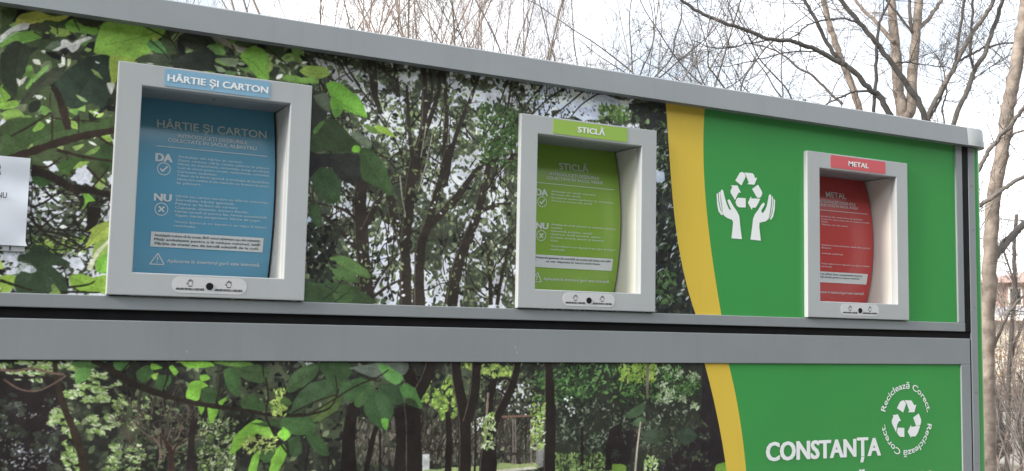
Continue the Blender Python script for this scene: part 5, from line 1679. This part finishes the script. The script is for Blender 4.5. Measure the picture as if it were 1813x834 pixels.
VIEW = math.atan2(ray(1790, 600).x, ray(1790, 600).y)      # heading of the right picture edge
ANG = -VIEW


def stand(o, u, depth, z=0.0, ang=0.0):
    p = at(u, 603, depth)
    o.location = (p.x, p.y, z)
    o.rotation_euler = (0, 0, ANG + ang)


# brick house with tiled roof
hs = empty('brick_house', (0, 0, 0), 'far red brick house with clay tiled roof and one white framed window', 'house')
stand(hs, 1840, 40, 0, 0.1)
b_ = MB(); b_.box((-2.2, 0, 0), (9, 7, 3.9), M_BRICK); b_.build('wall', hs)
b_ = MB()
b_.add([(-2.6, -0.5, 3.85), (9.4, -0.5, 3.85), (9.4, 7.5, 3.85), (-2.6, 7.5, 3.85), (0.2, 3.4, 4.55), (7.5, 3.4, 4.55)],
       [(0, 1, 5, 4), (1, 2, 5), (2, 3, 4, 5), (3, 0, 4), (0, 3, 2, 1)], M_TILE)
b_.build('roof', hs)
b_ = MB(); b_.box((-1.05, -0.06, 2.95), (-0.55, 0.02, 3.70), M_WHITEP, 0.01); w1 = b_.build('window', hs)
b_ = MB(); b_.box((-0.98, -0.08, 3.02), (-0.62, -0.065, 3.63), M_GLASS); b_.build('pane', w1)
# cream outbuilding in front
ob = empty('cream_shed', (0, 0, 0), 'low cream walled shed with grey sheet roof in front of the brick house', 'shed')
stand(ob, 1830, 33, 0, -0.05)
b_ = MB(); b_.box((-1.15, 0, 0), (6, 4, 2.25), M_CREAM); b_.build('wall', ob)
b_ = MB()
b_.add([(-1.4, -0.5, 2.38), (6.2, -0.5, 2.30), (6.2, 4.2, 2.75), (-1.4, 4.2, 2.83), (-1.4, -0.5, 2.30), (6.2, -0.5, 2.22), (6.2, 4.2, 2.67), (-1.4, 4.2, 2.75)],
       [(0, 1, 2, 3), (7, 6, 5, 4), (0, 4, 5, 1), (1, 5, 6, 2), (2, 6, 7, 3), (3, 7, 4, 0)], M_SHEET)
b_.build('roof', ob)
b_ = MB(); b_.box((-1.42, -0.54, 2.27), (6.2, -0.505, 2.42), M_WHITEP); b_.build('fascia', ob)
b_ = MB(); b_.tube([(-1.22, -0.1, 0.0), (-1.22, -0.1, 2.3)], [0.05, 0.05], M_WHITEP, 10); b_.build('downpipe', ob)
b_ = MB(); b_.box((-0.35, -0.06, 0.30), (0.1, 0.02, 0.85), M_WHITEP, 0.01); w1 = b_.build('window', ob)
b_ = MB(); b_.box((-0.27, -0.08, 0.36), (0.02, -0.065, 0.79), M_GLASS); b_.build('pane', w1)
# stone wall and concrete slab
rw = MB()
rnd = random.Random(8)
for i in range(34):
    for j in range(3):
        x = -2.2 + i * 0.3 + (0.15 if j % 2 else 0)
        rw.box((x + 0.008, rnd.uniform(-0.03, 0.02), 0.0 + j * 0.21), (x + 0.292, 0.4, 0.205 + j * 0.21), M_STONE, 0.02)
rw.box((-2.25, -0.06, 0.632), (8.3, 0.44, 0.72), M_STONE, 0.015)
ro = rw.build('stone_wall')
tag(ro, 'low dark stone wall running behind the pale concrete slab', 'wall')
stand(ro, 1800, 21, 0, 0.0)
sb = MB()
sb.box((-0.12, 0, -0.05), (0.12, 0.07, 0.62), M_CONC, 0.01)
sb.box((-0.16, -0.02, -0.05), (0.16, 0.09, 0.05), M_CONC, 0.01)
sbo = sb.build('concrete_slab')
tag(sbo, 'pale upright concrete slab on the ground by the right edge', 'slab')
stand(sbo, 1791, 14.8, 0, 0.15)
bn = empty('waste_bin', (0, 0, 0), 'dark grey bin beside the upright concrete slab at the right edge', 'bin')
stand(bn, 1815, 15.2, 0, -0.1)
b_ = MB()
b_.add([(-.16, -.16, .04), (.16, -.16, .04), (.16, .16, .04), (-.16, .16, .04), (-.2, -.2, .5), (.2, -.2, .5), (.2, .2, .5), (-.2, .2, .5)], [(0, 1, 5, 4), (1, 2, 6, 5), (2, 3, 7, 6), (3, 0, 4, 7), (3, 2, 1, 0), (4, 5, 6, 7)], M_BIN)
b_.build('body', bn)
b_ = MB(); b_.box((-.22, -.22, .503), (.22, .22, .55), M_BIN, 0.012); b_.build('lid', bn)
# forked dead stump
st = MB()
rnd = random.Random(12)
p1 = wiggle([(0.0, 0, -0.1), (0.02, 0, 0.25), (-0.03, 0.0, 0.55), (-0.06, 0.02, 0.9)], rnd, 0.008)
st.tube(p1, taper(len(p1), 0.10, 0.055), M_DARKB, 10)
p2 = wiggle([(0.13, 0.02, -0.1), (0.10, 0, 0.2), (0.02, 0.0, 0.5)], rnd, 0.006)
st.tube(p2, taper(len(p2), 0.06, 0.05), M_DARKB, 8)
sto = st.build('dead_stump')
tag(sto, 'dark forked dead stump left of the pale concrete slab', 'stump')
stand(sto, 1765, 14.0)
# stones on the ground
for k, (u, v, d, r, lb) in enumerate(((1768, 826, 12.9, 0.13, 'dark rounded stone on the pale ground beside the green corner'), (1795, 822, 13.1, 0.19, 'larger grey stone on the ground nearer the right edge'), (1812, 812, 13.5, 0.16, 'grey stone cut by the right picture edge'))):
    bm = bmesh.new()
    bmesh.ops.create_icosphere(bm, subdivisions=3, radius=r)
    rnd = random.Random(k + 40)
    ph = [rnd.uniform(0, 6) for _ in range(6)]
    for v_ in bm.verts:
        c = v_.co / r
        f = 1 + 0.14 * math.sin(3 * c.x + ph[0]) + 0.12 * math.sin(4 * c.y + ph[1]) + 0.08 * math.sin(7 * c.z + ph[2] + 3 * c.x)
        v_.co = Vector((v_.co.x * f * 1.25, v_.co.y * f, v_.co.z * f * 0.6))
    s_ = MB(); s_.addbm(bm, M_STONE if k != 1 else M_CONC, True)
    o = s_.build('stone')
    tag(o, lb, 'stone', 'stones behind the container')
    p = at(u, v, d)
    o.location = (p.x, p.y, r * 0.3)


def shrub(u, depth, seed, label, h, n, m, leaf_m=None, group='undergrowth behind the container'):
    rnd = random.Random(seed)
    p = at(u, 603, depth)
    root = empty('bare_shrub', (p.x, p.y, 0), label, 'shrub', group)
    tw = MB()
    for k in range(n):
        a = rnd.uniform(0, 6.283)
        d = Vector((math.cos(a) * rnd.uniform(0.1, 0.9), math.sin(a) * rnd.uniform(0.1, 0.9), 1)).normalized()
        shoot(tw, Vector((rnd.gauss(0, .1), rnd.gauss(0, .1), 0)), d, h * rnd.uniform(0.6, 1.1), 0.011, 3, rnd, m, 0.05, 6, 5, 0.8, 0.002)
    o = tw.build('stems', root)
    if leaf_m:
        lf = MB()
        for _ in range(240):
            c = Vector((rnd.gauss(0, .35), rnd.gauss(0, .35), h * rnd.uniform(0.5, 1.1)))
            ax = Vector((rnd.gauss(0, 1), rnd.gauss(0, 1), rnd.gauss(0, 1))).normalized()
            b1 = ax.orthogonal().normalized() * 0.035
            b2 = ax.cross(b1).normalized() * 0.02
            lf.face([c - b1, c - b2, c + b1, c + b2], leaf_m)
        q = lf.build('leaves', root)
        q['kind'] = 'stuff'


M_RUST = mat('rusty leaves', (0.36, 0.19, 0.07, 1), 0.8, 0.3, 8)
shrub(1788, 17, 61, 'shrub with a few rusty leaves in front of the cream shed', 1.5, 9, M_TWIG, M_RUST)
shrub(1770, 12.5, 62, 'tangled bare shrub beside the green container corner', 1.7, 9, M_TWIG)
shrub(1812, 13.5, 63, 'tangled bare shrub at the right edge over the bin', 1.6, 8, M_TWIGD)

shrub(1798, 19, 64, 'tall bare thicket in front of the red brick house', 4.2, 10, M_TWIGG)
shrub(1776, 16, 65, 'bare thicket against the cream shed wall by the container corner', 3.2, 9, M_TWIG)

shrub(1795, 11.0, 66, 'thin bare stems in front of the pale concrete slab', 1.5, 7, M_TWIGG)
shrub(1759, 15.0, 67, 'low bare scrub close beside the green container corner', 2.2, 9, M_TWIGG)
